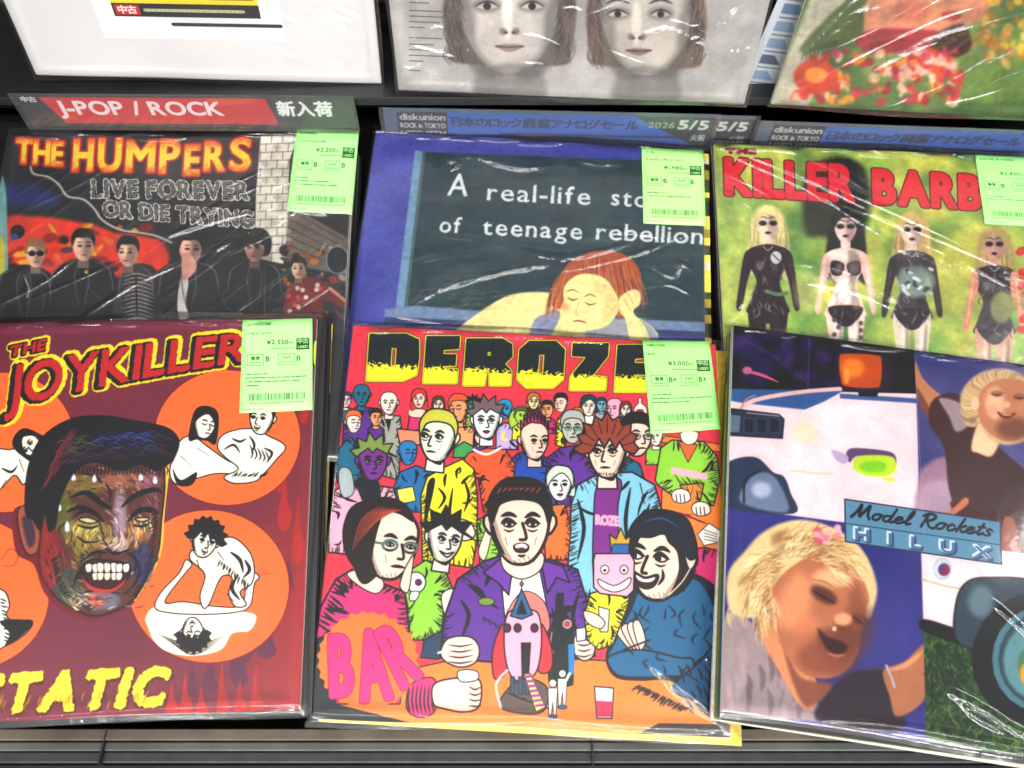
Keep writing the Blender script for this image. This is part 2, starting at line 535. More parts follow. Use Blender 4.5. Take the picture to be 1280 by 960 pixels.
# ------------------------------------------------------------------ printed covers
def art_A():
    a = sleeve_art('A', 860, (104, 38, 62))
    N = a.w
    n = fbm(N, N, 5, 1)
    yy = np.linspace(0, 1, N)[:, None] * np.ones((1, N)); xx = yy.T
    f = np.clip((xx - 0.78) * 3.2, 0, 1) * np.clip(yy * 1.6 - .2, 0, 1)
    g = np.clip(1 - np.abs(yy - .2) * 5, 0, 1) * .35 * np.clip(1.2 - xx, 0, 1)
    a.im = mixf((112, 38, 60), (176, 34, 34), np.clip(f + g + (yy - .6) * .25, 0, 1)).astype(np.float32)
    FL = (176, 36, 34); MR = (98, 34, 66)
    # flames up the right edge and along the foot
    for x, y, h, w in ((350, 610, 26, 5), (356, 650, 60, 9), (364, 560, 50, 8), (372, 690, 70, 8), (380, 520, 40, 6)):
        a.shape([(x - w, y), (x - w * .6, y - h * .4), (x + w * .2, y - h), (x + w * .3, y - h * .45), (x + w, y - h * .1), (x + w * .4, y + h * .2), (x - w * .5, y + h * .2)], FL)
    for x, y, r in ((333, 812, 12), (302, 850, 8), (262, 856, 10), (240, 862, 7), (360, 730, 7)):
        a.shape([(x - r, y + 4), (x - r * .7, y - r), (x - 2, y - r * 3.2), (x + 1, y - r * 4.4), (x + 3, y - r * 3), (x + r * .8, y - r * .7), (x + r, y + 4), (x, y + r)], MR)
    for x, y, h in ((215, 890, 36), (232, 890, 50), (252, 892, 34), (278, 890, 62), (300, 890, 40), (320, 888, 58)):
        a.shape([(x - 7, y), (x - 5, y - h * .4), (x, y - h), (x + 2, y - h * .5), (x + 8, y - h * .2), (x + 7, y)], FL)
    a.shape([(320, 770), (300, 800), (286, 838), (296, 858), (308, 830), (330, 800), (345, 775)], MR)
    OR = (250, 112, 48); DK = (110, 30, 30)
    for cx, cy, rx, ry in ((284, 547, 92, 85), (261, 733, 101, 96), (4, 553, 90, 88), (-40, 742, 102, 96)):
        a.ell(cx, cy, rx, ry, OR, DK, 1.6, n=44)
    # two people scuffling (upper ring)
    CR = (252, 247, 228)
    a.shape([(212, 590), (222, 555), (240, 545), (262, 560), (290, 578), (310, 572), (318, 585), (300, 592), (270, 592), (246, 598), (222, 606)], CR, K, 1.6)
    a.shape([(216, 586), (226, 600), (246, 590), (240, 606), (222, 606)], K)
    comic_head(a, 256, 530, 36, CR, K, 'long', 1, 'flat', 'shut', .15)
    a.shape([(272, 560), (276, 546), (292, 538), (316, 536), (336, 545), (357, 558), (345, 575), (330, 592), (318, 602), (292, 604), (280, 596), (298, 586), (282, 572)], CR, K, 1.6)
    comic_head(a, 327, 523, 40, CR, K, 'short', -.8, 'open', 'dark', .12)
    for p in ([(280, 562), (292, 556), (300, 566)], [(312, 545), (318, 556), (314, 566)], [(330, 560), (340, 566), (334, 578)], [(246, 560), (262, 570)], [(226, 570), (240, 584)], [(290, 548), (300, 552), (308, 548)]):
        a.line(p, K, 3.2, True)
    for i in range(5):
        a.line([(312 + i * 5, 556 + i * 2), (316 + i * 5, 566 + i * 2), (313 + i * 5, 574 + i)], K, 2, True)
    hatch(a, [(290, 596), (330, 596)], 12, 9, -.8, 1.8)
    # one person leaning over another (lower ring)
    a.shape([(182, 772), (196, 758), (230, 764), (262, 756), (300, 764), (320, 770), (312, 788), (290, 792), (276, 812), (240, 820), (208, 814), (192, 800), (186, 786)], CR)
    for i in range(5):
        a.line([(196 + i * 6, 792 + i * 4), (240, 806 + i * 3), (284 - i * 5, 794 + i * 4)], K, 1.4, True)
    a.shape([(194, 760), (212, 766), (246, 768), (290, 766), (312, 758), (318, 730), (324, 722), (318, 716), (308, 726), (302, 756), (270, 758), (230, 752), (206, 752), (232, 716), (240, 706), (232, 700), (224, 716), (200, 742)], CR, K, 1.5)
    a.shape([(258, 688), (270, 676), (292, 672), (312, 690), (318, 712), (314, 730), (300, 740), (308, 756), (294, 758), (286, 742), (290, 722), (276, 722), (262, 754), (254, 760), (250, 744), (256, 718), (238, 700), (240, 688)], CR, K, 1.6)
    for p in ([(288, 690), (300, 700), (304, 716)], [(296, 720), (290, 736), (300, 750)], [(272, 690), (280, 700)], [(306, 700), (312, 712), (304, 722)], [(246, 700), (250, 712)], [(284, 742), (292, 752)]):
        a.line(p, K, 4.5, True)
    hatch(a, [(276, 700), (310, 728)], 16, 9, 1.9, 2)
    comic_head(a, 256, 676, 42, CR, K, 'mop', .5, 'open', 'dark', .25)
    comic_head(a, 241, 790, 36, CR, K, 'mop', 0, 'open', 'shut', 3.1)
    for i in range(4):
        a.line([(322 + i * 3, 720 - i), (328 + i * 4, 708 + i * 3)], K, 1.4, True)
    # figures cut off at the left
    a.shape([(-10, 566), (12, 562), (34, 560), (38, 580), (30, 606), (18, 594), (0, 612), (-20, 620)], CR, K, 1.6)
    comic_head(a, 38, 556, 36, CR, K, 'long', -.6, 'flat', 'open', -1.0)
    for p in ([(2, 585), (14, 590), (22, 582)], [(8, 600), (0, 612)], [(24, 574), (30, 590)]):
        a.line(p, K, 3.4, True)
    a.shape([(-20, 740), (4, 738), (12, 756), (8, 768), (16, 776), (40, 776), (34, 790), (10, 806), (-20, 812)], CR, K, 1.6)
    a.shape([(0, 776), (40, 776), (30, 792), (6, 808), (12, 792)], K)
    hatch(a, [(0, 748), (6, 800)], 12, 9, .3, 1.8)
    a.line([(2, 700), (12, 686), (22, 692), (18, 706), (6, 708)], (150, 60, 30), 1.3)
    # large painted head
    a.shape([(38, 600), (46, 560), (70, 534), (110, 524), (160, 528), (208, 534), (222, 550), (219, 572), (207, 596), (205, 640), (200, 690), (188, 722), (165, 756), (120, 775), (84, 766), (56, 742), (42, 706), (20, 690), (16, 640), (34, 628)], (112, 20, 30))
    a.shape([(208, 560), (212, 580), (206, 640), (202, 688), (188, 722), (168, 752), (176, 720), (190, 680), (196, 620), (196, 570)], (248, 200, 70), soft=1.5)
    a.shape([(22, 640), (32, 632), (46, 644), (50, 668), (46, 690), (34, 692), (25, 670)], (170, 80, 60), K, 1.5)
    a.shape([(28, 646), (40, 650), (44, 676), (36, 684), (30, 664)], (60, 40, 60), soft=4)
    F = [(52, 660), (60, 612), (84, 580), (140, 574), (198, 578), (206, 602), (202, 650), (198, 690), (186, 718), (164, 752), (122, 770), (90, 760), (66, 742), (50, 712)]
    a.shape(F, (92, 46, 40), K, 2)
    def soft(cx, cy, rx, ry, col, al=.8, rot=0, sf=8):
        a.ell(cx, cy, rx, ry, col, rot=rot, soft=sf, alpha=al)
    SPOT = [(62, 690, 13, 46, (190, 40, 44)), (78, 640, 12, 26, (120, 130, 44)), (104, 606, 26, 13, (160, 136, 60)), (110, 668, 30, 20, (196, 166, 66)), (108, 662, 18, 10, (250, 226, 130)),
            (174, 664, 13, 17, (214, 140, 76)), (176, 658, 8, 9, (252, 220, 150)), (152, 600, 28, 10, (206, 130, 96)), (186, 602, 15, 10, (190, 116, 130)), (150, 650, 8, 42, (222, 196, 214)),
            (148, 678, 15, 8, (240, 206, 186)), (88, 712, 24, 22, (130, 60, 50)), (84, 732, 16, 22, (70, 100, 80)), (122, 750, 28, 12, (150, 156, 186)), (120, 752, 11, 7, (220, 100, 76)),
            (178, 704, 14, 26, (56, 60, 120)), (96, 750, 12, 8, (230, 212, 160)), (104, 692, 11, 24, (176, 146, 64)), (190, 630, 8, 22, (150, 80, 90))]
    for cx, cy, rx, ry, c in SPOT:
        soft(cx, cy, rx, ry, tuple(np.array(c) * .82), .8, 0, 9)
    rb = random.Random(99)
    for i in range(760):                       # dry brush marks that follow the planes of the face
        cx, cy, rx, ry, c = rb.choice(SPOT)
        x = cx + rb.gauss(0, rx * .75); y = cy + rb.gauss(0, ry * .75)
        if not (58 < x < 200 and 582 < y < 762) or (y > 735 and (x < 78 or x > 176)):
            continue
        ang = math.atan2(y - 670, x - 128) + 1.57 + rb.uniform(-.3, .3)
        l = rb.uniform(5, 13); f_ = rb.choice([.25, .4, .6, .8, 1.0, 1.15])
        c2 = tuple(np.clip(np.array(c) * f_, 0, 255))
        a.line([(x - l / 2 * math.cos(ang), y - l / 2 * math.sin(ang)), (x, y), (x + l / 2 * math.cos(ang + .3), y + l / 2 * math.sin(ang + .3))], c2, rb.uniform(1, 2.4), True, alpha=.75)
    hatch(a, [(64, 700), (76, 740), (110, 764)], 30, 9, -.6, 1.6)
    hatch(a, [(198, 640), (192, 700), (170, 748)], 34, 10, 2.6, 1.8)
    hatch(a, [(120, 640), (130, 680)], 14, 7, .8, 1.4)
    hatch(a, [(100, 692), (94, 724)], 14, 8, .2, 1.5)
    for p, w in (([(88, 622), (108, 616), (128, 630), (140, 636)], 7), ([(152, 634), (168, 620), (192, 612), (202, 616)], 7),
                 ([(92, 646), (108, 638), (126, 646)], 5), ([(164, 644), (178, 636), (192, 642)], 5),
                 ([(132, 604), (138, 616), (136, 628)], 2.5), ([(150, 606), (148, 620)], 2.5), ([(98, 590), (120, 596), (128, 606)], 2.5),
                 ([(132, 686), (146, 692), (162, 686)], 4), ([(104, 700), (120, 690), (134, 692)], 4), ([(158, 690), (170, 700), (168, 716)], 3.5),
                 ([(96, 670), (108, 678), (126, 676)], 2.5), ([(100, 742), (122, 738), (150, 742)], 3)):
        a.line(p, K, w, True)
    for p, w in (([(84, 640), (100, 634), (116, 640), (130, 652)], 6), ([(160, 652), (172, 640), (188, 636), (198, 642)], 6), ([(96, 656), (112, 660), (126, 656)], 3), ([(166, 656), (178, 658), (190, 652)], 3),
                 ([(86, 652), (76, 658), (72, 668)], 2), ([(90, 662), (84, 672)], 1.6), ([(128, 690), (118, 704), (98, 716), (92, 734)], 3), ([(164, 694), (174, 708), (170, 728), (156, 742)], 3)):
        a.line(p, K, w, True)
    a.shape([(98, 649), (110, 647), (122, 652), (110, 654)], (226, 210, 150), K, 1.6)
    a.shape([(168, 649), (178, 647), (188, 648), (178, 652)], (220, 200, 150), K, 1.6)
    a.shape([(102, 712), (112, 700), (134, 700), (158, 704), (164, 712), (156, 728), (136, 736), (114, 732)], (60, 12, 18), K, 2)
    a.shape([(104, 724), (118, 734), (140, 736), (158, 724), (150, 734), (134, 742), (114, 738)], (190, 50, 46), soft=2)
    for i in range(7):
        x = 107 + i * 7.8 + (.9 * math.sin(i * 2.1))
        a.shape([(x, 706 - (i in (2, 3, 4)) * 2), (x + 7.5, 705), (x + 7, 714), (x + 1, 715)], (240, 232, 210), K, .8)
        if 0 < i < 6:
            a.shape([(x, 717), (x + 7.5, 716), (x + 6.5, 724), (x + 1, 725)], (232, 222, 200), K, .8)
    for x, y in ((92, 596), (118, 598), (74, 634), (84, 660), (176, 596), (194, 600), (84, 656)):
        a.shape([(x, y - 5), (x + 3, y + 2), (x, y + 5), (x - 3, y + 2)], (226, 230, 250))
    HR = [(32, 640), (34, 592), (46, 556), (68, 534), (96, 522), (130, 520), (168, 526), (206, 534), (222, 547), (222, 562), (212, 578), (196, 588), (176, 580), (150, 588), (124, 578), (102, 582), (86, 600), (74, 628), (70, 652), (62, 664), (56, 640), (50, 662), (42, 650)]
    a.shape(HR, (16, 12, 22), K, 2)
    rb = random.Random(41)
    for i in range(150):                       # strands combed back over the top
        t = rb.random(); lane = rb.random()
        x = 66 + t * 146; y = 536 + lane * 34 + 10 * (1 - t) ** 2
        c = (60, 76, 176) if .3 < t < .8 and lane < .6 else ((84, 104, 50) if t < .35 and lane < .6 else rb.choice([(60, 50, 90), (40, 30, 50), (110, 30, 40)]))
        a.line([(x, y + 5), (x + 8, y), (x + 17, y + 2 + 4 * t)], c, rb.uniform(.8, 1.8), True, alpha=.7)
    for i in range(44):
        t = rb.random(); o = rb.uniform(-6, 6)
        x = 48 + t * 36 + o; y = 622 - t * 66
        a.line([(x, y), (x + 5, y - 12), (x + 14, y - 22)], rb.choice([(150, 30, 36), (90, 20, 30), (60, 40, 60)]), 1.6, True, alpha=.8)
    for i in range(26):
        x = 92 + i * 4.6
        a.line([(x, 580 - 3 * math.sin(i)), (x + 3, 588), (x + 1, 594)], K, 1.8, True)
    # titles
    Y = (250, 226, 40); R_ = (196, 34, 38)
    a.text('JOYKILLERS', (8, 509), (336, 447), 50, [(8.6, Y, -1, 0), (4.6, K, -3, 1.2), (1.6, R_, 0, 0)], .12, .16, 33, rise=lambda t: -5 * np.sin(t * 3.1), jag=2.2)
    a.shape([(392, 428), (400, 426), (400, 452), (392, 456)], Y, K, 1.5)
    a.text('THE', (12, 446), (56, 437), 13, [(6, Y, 0, 0), (3, K, -1.2, .6), (.8, R_, 0, 0)], .15, .2, jag=2)
    a.text('STATIC', (-30, 890), (200, 880), 44, [(5.0, (90, 26, 20), 1.5, 2), (3.4, (252, 232, 50), 0, 0)], .28, .3, jag=4)
    for i in range(22):
        r = random.Random(i + 50); x = r.uniform(-10, 190); y = r.uniform(862, 876)
        a.line([(x, y), (x - 3, y + 6), (x - 4, y + 12)], (190, 140, 20), 2, True, alpha=.8)
    a.blur(1)
    a.tint(fbm(N, N, 200, 3, 2), .10)
    return a


def art_B():
    RD = (222, 52, 74)
    a = sleeve_art('B', 860, RD)
    S1 = (248, 214, 196); S2 = (240, 226, 214); TAN = (238, 164, 110)
    PUR = (98, 44, 150); TEAL = (24, 108, 140); GRN = (150, 208, 60); YEL = (250, 236, 40); MAG = (216, 44, 120)
    OR = (246, 136, 52); PNK = (248, 178, 200)
    # title block
    BL = {'D': [[(0, 0), (.72, 0), (.97, .12), (1, .5), (.97, .88), (.72, 1), (0, 1)], [(.43, .27), (.57, .29), (.57, .71), (.43, .73)]],
          'E': [[(0, 0), (1, 0), (1, .27), (.52, .29), (.52, .38), (.92, .38), (.92, .6), (.52, .6), (.52, .73), (1, .75), (1, 1), (0, 1)]],
          'R': [[(0, 0), (.43, 0), (.46, .34), (.55, .34), (.58, 0), (1, 0), (1, .3), (.84, .46), (1, .62), (.98, .88), (.78, 1), (0, 1)], [(.45, .62), (.56, .62), (.56, .74), (.45, .74)]],
          'O': [[(.2, 0), (.8, 0), (1, .18), (1, .82), (.8, 1), (.2, 1), (0, .82), (0, .18)], [(.42, .27), (.58, .27), (.58, .73), (.42, .73)]],
          'Z': [[(0, 0), (1, 0), (1, .26), (.56, .28), (1, .74), (1, 1), (0, 1), (0, .75), (.44, .73), (0, .28)]]}
    for ch, x0, x1, yb in (('D', 458, 526, 478), ('E', 529, 575, 481), ('R', 579, 642, 484), ('O', 646, 707, 487), ('Z', 712, 761, 490), ('E', 768, 814, 492), ('R', 818, 880, 495)):
        def col(bx0, by0, bx1, by1, a=a, yb=yb, x0=x0, x1=x1):
            gy = np.arange(by0, by1)[:, None] + np.zeros((1, bx1 - bx0))
            b = a.T([(0.5 * (x0 + x1), yb - 21)])[0][1]
            n = fbm(by1 - by0, bx1 - bx0, 34, 7, 2)
            return mixf((16, 30, 34), YEL, (gy > b + (n - .5) * 30).astype(np.float32))
        L = [a.T([(x0 + 3 + px * (x1 - x0 - 6) + 4 * (1 - 2 * py) * -.5, yb - 3 - py * 57) for px, py in lp]) for lp in BL[ch]]
        for g, c in ((3.6, K), (2.8, YEL), (1.4, (60, 50, 20)), (1.0, col)):
            bb, D = a.sdf(L, 9 * a.sc)
            a.put(bb, np.clip(.5 - (D - g * a.sc), 0, 1), c)
    # table behind, right
    a.shape([(828, 606), (905, 600), (908, 700), (850, 700), (826, 650)], OR, K, 1.2, False)
    a.shape([(800, 540), (905, 556), (905, 566), (800, 548)], OR, K, 1, False)
    # back row
    cloth(a, [(430, 520), (446, 508), (466, 510), (482, 526), (484, 560), (428, 556)], PUR, folds=4, seed=1)
    comic_head(a, 452, 494, 27, TEAL, TEAL, 'bald', 0, 'flat', 'open', neck=TEAL)
    cloth(a, [(464, 530), (476, 519), (500, 520), (503, 540), (498, 600), (462, 590)], (170, 172, 160), folds=4, seed=2)
    a.shape([(480, 520), (490, 520), (486, 540)], K, None, 0, False)
    comic_head(a, 486, 504, 28, S2, None, 'bald', 0, 'flat', 'open', neck=S2)
    cloth(a, [(512, 520), (520, 512), (538, 516), (544, 540), (508, 545)], MAG, folds=3, seed=3)
    a.shape([(512, 512), (532, 508), (540, 518), (524, 522), (512, 520)], S1, K, .8)
    comic_head(a, 524, 499, 22, S1, (220, 50, 40), 'long', -.3, 'lips')
    cloth(a, [(496, 536), (540, 540), (540, 556), (500, 556)], (240, 150, 110), folds=0)
    cloth(a, [(562, 560), (564, 536), (578, 528), (598, 540), (600, 565)], TAN, folds=4, seed=4)
    comic_head(a, 573, 511, 32, TAN, (222, 90, 44), 'short', -1, 'flat', 'shut', neck=TAN)
    cloth(a, [(568, 560), (580, 552), (596, 560), (590, 572), (566, 572)], (60, 160, 80), folds=0)
    cloth(a, [(620, 536), (632, 528), (644, 534), (648, 562), (620, 562)], (198, 174, 226), folds=2, seed=5)
    a.line([(630, 540), (628, 548), (634, 550)], YEL, 3)
    comic_head(a, 631, 511, 24, (30, 150, 196), (30, 150, 196), 'bald', -.3, 'flat', 'dark')
    a.shape([(636, 526), (640, 514), (652, 508), (658, 514), (652, 522), (650, 536), (642, 540)], (180, 212, 70), K, 1)
    cloth(a, [(656, 512), (668, 508), (680, 514), (682, 530), (654, 530)], (120, 40, 40), folds=1)
    comic_head(a, 667, 502, 19, (238, 220, 160), (190, 120, 60), 'bob', .2, 'flat', 'dark')
    cloth(a, [(694, 556), (697, 524), (706, 514), (714, 522), (706, 560)], YEL, folds=3, seed=6)
    comic_head(a, 701, 504, 22, S1, K, 'short', -1, 'flat', 'shut')
    a.shape([(726, 530), (734, 518), (748, 524), (756, 534), (728, 536)], WHT, K, 1)
    comic_head(a, 736, 508, 24, S2, (20, 60, 70), 'bob', 0, 'flat', 'open')
    a.shape([(750, 534), (756, 516), (776, 516), (782, 534)], PNK, K, 1)
    comic_head(a, 768, 511, 26, PNK, None, 'bald', -1, 'flat', 'open')
    a.shape([(792, 524), (793, 510), (798, 504), (798, 498), (802, 498), (802, 504), (808, 510), (808, 524)], (236, 230, 226), K, 1)
    a.shape([(796, 512), (804, 512), (804, 518), (800, 522), (796, 518)], (160, 20, 60))
    EX = [(470, 522, 20, TAN, K, 'short', .6), (548, 506, 18, S1, (90, 60, 40), 'bob', 0), (592, 506, 18, (60, 150, 120), K, 'spiky', -.4), (651, 520, 20, (180, 212, 70), (60, 110, 40), 'short', 1),
          (684, 512, 20, TAN, (30, 20, 20), 'short', -.4), (722, 520, 18, S1, (200, 120, 40), 'long', .3), (752, 506, 16, (120, 190, 210), (30, 60, 90), 'short', .2), (782, 512, 17, S2, (120, 40, 50), 'bob', .3),
          (538, 524, 20, (210, 150, 190), K, 'short', 1), (600, 546, 18, S1, K, 'long', 0), (432, 500, 18, S1, (60, 50, 120), 'short', .4), (820, 545, 24, (236, 226, 214), (60, 60, 60), 'short', -.5)]
    CC = [PUR, TEAL, GRN, YEL, MAG, (238, 92, 44), (180, 180, 170), (32, 76, 176), PNK]
    for i, (x, y, h, sk, hr, st, tn) in enumerate(EX):
        cloth(a, [(x - h * .55, y + h * 1.5), (x - h * .5, y + h * .7), (x - h * .2, y + h * .5), (x + h * .2, y + h * .5), (x + h * .5, y + h * .7), (x + h * .55, y + h * 1.5)], CC[i % 9], folds=3, seed=60 + i, w=1.2)
        comic_head(a, x, y, h, sk, hr, st, tn, 'flat', 'open', neck=sk)
    # second row
    cloth(a, [(424, 560), (438, 546), (448, 556), (452, 600), (422, 604), (418, 580)], TEAL, folds=5, seed=7)
    comic_head(a, 442, 528, 26, S2, (236, 112, 40), 'short', 1, 'flat', 'shut')
    cloth(a, [(640, 620), (632, 580), (648, 566), (672, 562), (684, 574), (690, 620)], (32, 76, 176), folds=7, seed=8)
    comic_head(a, 668, 551, 46, S1, (198, 30, 104), 'mohawk', 1, 'flat', 'dark', neck=S1)
    cloth(a, [(682, 600), (684, 572), (700, 560), (722, 556), (744, 574), (746, 620), (690, 640)], PUR, folds=7, seed=9)
    comic_head(a, 716, 535, 38, (200, 200, 186), (188, 190, 182), 'short', 0, 'flat', 'glass')
    cloth(a, [(776, 590), (786, 572), (800, 580), (806, 600), (790, 600)], TEAL, folds=3, seed=10)
    comic_head(a, 796, 545, 50, S1, K, 'short', 1, 'flat', 'glass')
    cloth(a, [(576, 580), (586, 566), (610, 560), (632, 562), (644, 580), (640, 620), (636, 640), (604, 640), (598, 600)], (238, 92, 44), folds=7, seed=11)
    a.line([(592, 562), (608, 568), (626, 560)], WHT, 3)
    comic_head(a, 608, 526, 44, (240, 240, 238), (120, 96, 96), 'spiky', 0, 'lips', 'open', neck=(240, 240, 238))
    comic_head(a, 510, 566, 30, (36, 128, 190), (36, 128, 190), 'bald', 1, 'flat', 'shut')
    cloth(a, [(492, 610), (500, 590), (520, 582), (542, 590), (540, 640), (500, 640)], (24, 110, 168), folds=6, seed=12)
    # green sweater at the table
    cloth(a, [(819, 600), (826, 560), (840, 550), (880, 552), (896, 570), (900, 600), (892, 632), (874, 632), (880, 604), (850, 606), (852, 612), (862, 622), (852, 628), (822, 606)], GRN, folds=7, seed=13)
    a.shape([(840, 584), (884, 592), (884, 600), (838, 592)], PNK, None, 0, False)
    a.shape([(848, 552), (872, 556), (860, 578)], (240, 104, 50), K, 1, False)
    a.shape([(852, 540), (872, 540), (870, 552), (860, 556), (852, 550)], S2, K, 1)
    for x, y in ((851, 620), (876, 636)):
        a.shape([(x - 11, y - 4), (x - 2, y - 9), (x + 9, y - 6), (x + 12, y + 4), (x + 2, y + 9), (x - 9, y + 6)], S2, K, 1.2)
        for i in range(3):
            a.line([(x - 6 + i * 5, y - 2), (x - 5 + i * 5, y + 7)], K, 1.2)
    hatch(a, [(845, 640), (872, 650)], 8, 12, .2, 2.4, (120, 30, 60))
    a.shape([(872, 668), (886, 654), (902, 664), (898, 678), (880, 682)], WHT, K, 1, False)
    for i in range(4):
        a.line([(880, 662 + i * 4), (896, 668 + i * 3)], K, .8)
    cloth(a, [(852, 690), (880, 684), (905, 690), (905, 740), (870, 730)], MAG, folds=4, seed=14)
    # purple faced person in pink jacket
    cloth(a, [(410, 690), (412, 640), (418, 614), (436, 600), (462, 606), (492, 610), (500, 640), (490, 700)], PNK, folds=12, seed=15, w=2)
    a.shape([(446, 600), (472, 600), (474, 640), (456, 630)], (20, 30, 40), K, 1)
    comic_head(a, 466, 577, 48, (128, 50, 150), (134, 156, 70), 'spiky', .2, 'flat', 'open', ears=True)
    a.shape([(424, 588), (432, 584), (440, 592), (442, 616), (430, 622), (424, 608)], (176, 186, 186), K, 1)
    a.shape([(496, 612), (516, 608), (520, 626), (500, 630)], (246, 232, 90), K, 1.2, False)
    # yellow shirt
    cloth(a, [(528, 700), (526, 620), (534, 596), (556, 584), (578, 574), (592, 586), (597, 620), (596, 680), (590, 710)], YEL, folds=8, seed=16, w=1.8)
    a.shape([(534, 606), (544, 600), (536, 640), (530, 660)], K)
    for p in ([(566, 610), (562, 640), (566, 660)], [(548, 610), (556, 622), (548, 636)], [(580, 600), (586, 620), (580, 640)]):
        a.line(p, K, 4, True)
    comic_head(a, 547, 547, 60, (232, 240, 216), (206, 204, 70), 'short', -.8, 'flat', 'open', .1, neck=(232, 240, 216))
    a.shape([(540, 640), (560, 646), (586, 652), (594, 668), (580, 676), (556, 664)], S2, K, 1.6)
    # light blue hoodie with purple shirt
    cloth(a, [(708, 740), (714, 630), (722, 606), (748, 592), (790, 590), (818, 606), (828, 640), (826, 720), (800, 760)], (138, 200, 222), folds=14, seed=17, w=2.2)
    a.shape([(748, 604), (776, 600), (772, 640), (774, 720), (744, 730), (742, 650)], (130, 40, 140), K, 1.6)
    a.text('ROZE', (745, 655), (773, 657), 11, [(1.2, PNK, 0, 0)])
    for p in ([(722, 624), (730, 660), (722, 700)], [(788, 610), (782, 650), (786, 690)], [(812, 630), (804, 660), (812, 690)], [(800, 604), (806, 630)]):
        a.line(p, K, 5, True)
    comic_head(a, 759, 565, 64, S1, (152, 62, 40), 'mop', -.3, 'flat', 'open', neck=S1)
    hatch(a, [(744, 590), (776, 592)], 14, 4, 1.4, 1.2)
    # small pale girl
    cloth(a, [(680, 660), (688, 632), (706, 630), (714, 660), (710, 700), (682, 700)], (242, 116, 44), folds=4, seed=18)
    comic_head(a, 700, 606, 40, (246, 244, 236), (214, 220, 206), 'bob', 0, 'lips', 'dark')
    # filler between
    cloth(a, [(596, 650), (620, 640), (624, 700), (600, 706)], GRN, folds=3, seed=19)
    a.shape([(598, 690), (606, 664), (614, 640), (620, 642), (614, 672), (606, 700)], S1, K, 1.2)
    # kid in green shirt
    cloth(a, [(508, 800), (510, 760), (506, 740), (514, 712), (532, 700), (556, 712), (566, 736), (556, 744), (552, 790), (530, 800)], GRN, folds=7, seed=20, w=1.8)
    a.shape([(530, 800), (552, 788), (560, 812), (548, 824), (526, 822)], (24, 60, 90), K, 1.6, False)
    a.ell(520, 728, 12, 13, WHT, K, 1.5)
    a.ell(523, 728, 4, 4, (100, 20, 90), K, 1)
    a.shape([(514, 740), (524, 740), (520, 750), (512, 750)], WHT, K, 1.2)
    comic_head(a, 556, 675, 56, S2, K, 'spiky', .6, 'smile', 'open', .15, neck=S2)
    a.shape([(552, 744), (566, 736), (566, 752), (562, 776), (556, 770)], S2, K, 1.3)
    # orange bar counter and black corner
    a.shape([(505, 838), (560, 826), (640, 820), (760, 826), (850, 850), (925, 900), (925, 925), (380, 905), (400, 880), (500, 880)], OR, K, 1.5, False)
    a.shape([(376, 905), (392, 780), (412, 740), (440, 780), (420, 880), (520, 905), (470, 912)], (22, 26, 32), None, 0, False)
    a.shape([(780, 925), (824, 904), (925, 906), (925, 930)], (40, 30, 30), None, 0, False)
    # right man in blue hoodie
    B2 = (26, 102, 146)
    a.shape([(758, 825), (764, 800), (776, 770), (790, 738), (814, 722), (862, 716), (900, 740), (912, 780), (912, 900), (880, 890), (862, 872), (836, 850), (800, 850), (770, 846)], (14, 32, 48), K, 2)
    a.shape([(760, 822), (768, 806), (790, 762), (800, 740), (824, 742), (868, 724), (892, 760), (896, 800), (870, 826), (830, 840), (790, 838), (768, 836)], B2)
    a.shape([(762, 820), (800, 812), (848, 822), (866, 824), (862, 842), (830, 846), (780, 846), (764, 836)], B2, K, 2)
    a.shape([(840, 860), (872, 830), (896, 806), (904, 850), (896, 884), (868, 876)], (20, 84, 128), K, 2)
    rr = random.Random(4)
    for i in range(24):
        x = rr.uniform(786, 890); y = rr.uniform(748, 836)
        a.line([(x, y), (x + rr.uniform(-8, 10), y + rr.uniform(5, 12)), (x + rr.uniform(-10, 14), y + rr.uniform(12, 24))], (10, 40, 66), 3, True)
    for i in range(26):
        x = rr.uniform(846, 898); y = rr.uniform(830, 880)
        a.line([(x, y), (x + 5, y + 8), (x + 6, y + 16)], (8, 30, 50), 3, True)
    hatch(a, [(800, 856), (860, 884)], 26, 12, 2.4, 2.4)
    for i in range(4):
        a.shape([(770 + i * 7, 790 - i * 3), (778 + i * 7, 782 - i * 2), (792 + i * 5, 800), (788 + i * 4, 812)], S1, K, 1.4)
    a.line([(812, 800), (780, 812)], K, 2)
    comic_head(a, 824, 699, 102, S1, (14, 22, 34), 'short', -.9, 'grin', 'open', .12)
    a.shape([(832, 656), (866, 668), (870, 700), (866, 724), (850, 742), (838, 744), (848, 716), (846, 690), (834, 676)], K)
    a.shape([(856, 690), (866, 684), (870, 700), (862, 712)], S1, K, 1.5)
    a.line([(836, 744), (852, 728), (862, 712)], S1, 1.6)
    a.shape([(790, 668), (800, 650), (830, 642), (862, 656), (872, 690), (862, 700), (850, 682), (830, 668), (812, 672)], (14, 22, 40), K, 1.5)
    a.line([(806, 652), (828, 648), (850, 660)], (40, 70, 120), 2.5, True)
    # woman with glasses, left
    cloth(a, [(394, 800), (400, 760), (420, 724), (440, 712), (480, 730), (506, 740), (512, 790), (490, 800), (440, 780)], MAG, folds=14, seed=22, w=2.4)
    hatch(a, [(398, 780), (420, 724)], 12, 22, .5, 3)
    a.shape([(434, 716), (466, 712), (480, 730), (470, 742), (448, 732)], S1, K, 1.4)
    a.shape([(440, 700), (430, 664), (440, 634), (470, 624), (500, 628), (514, 650), (514, 672), (470, 720), (452, 728)], (30, 14, 16), K, 2)
    comic_head(a, 489, 681, 86, S1, (48, 20, 20), 'bald', .95, 'flat', 'glass', .12, ears=False)
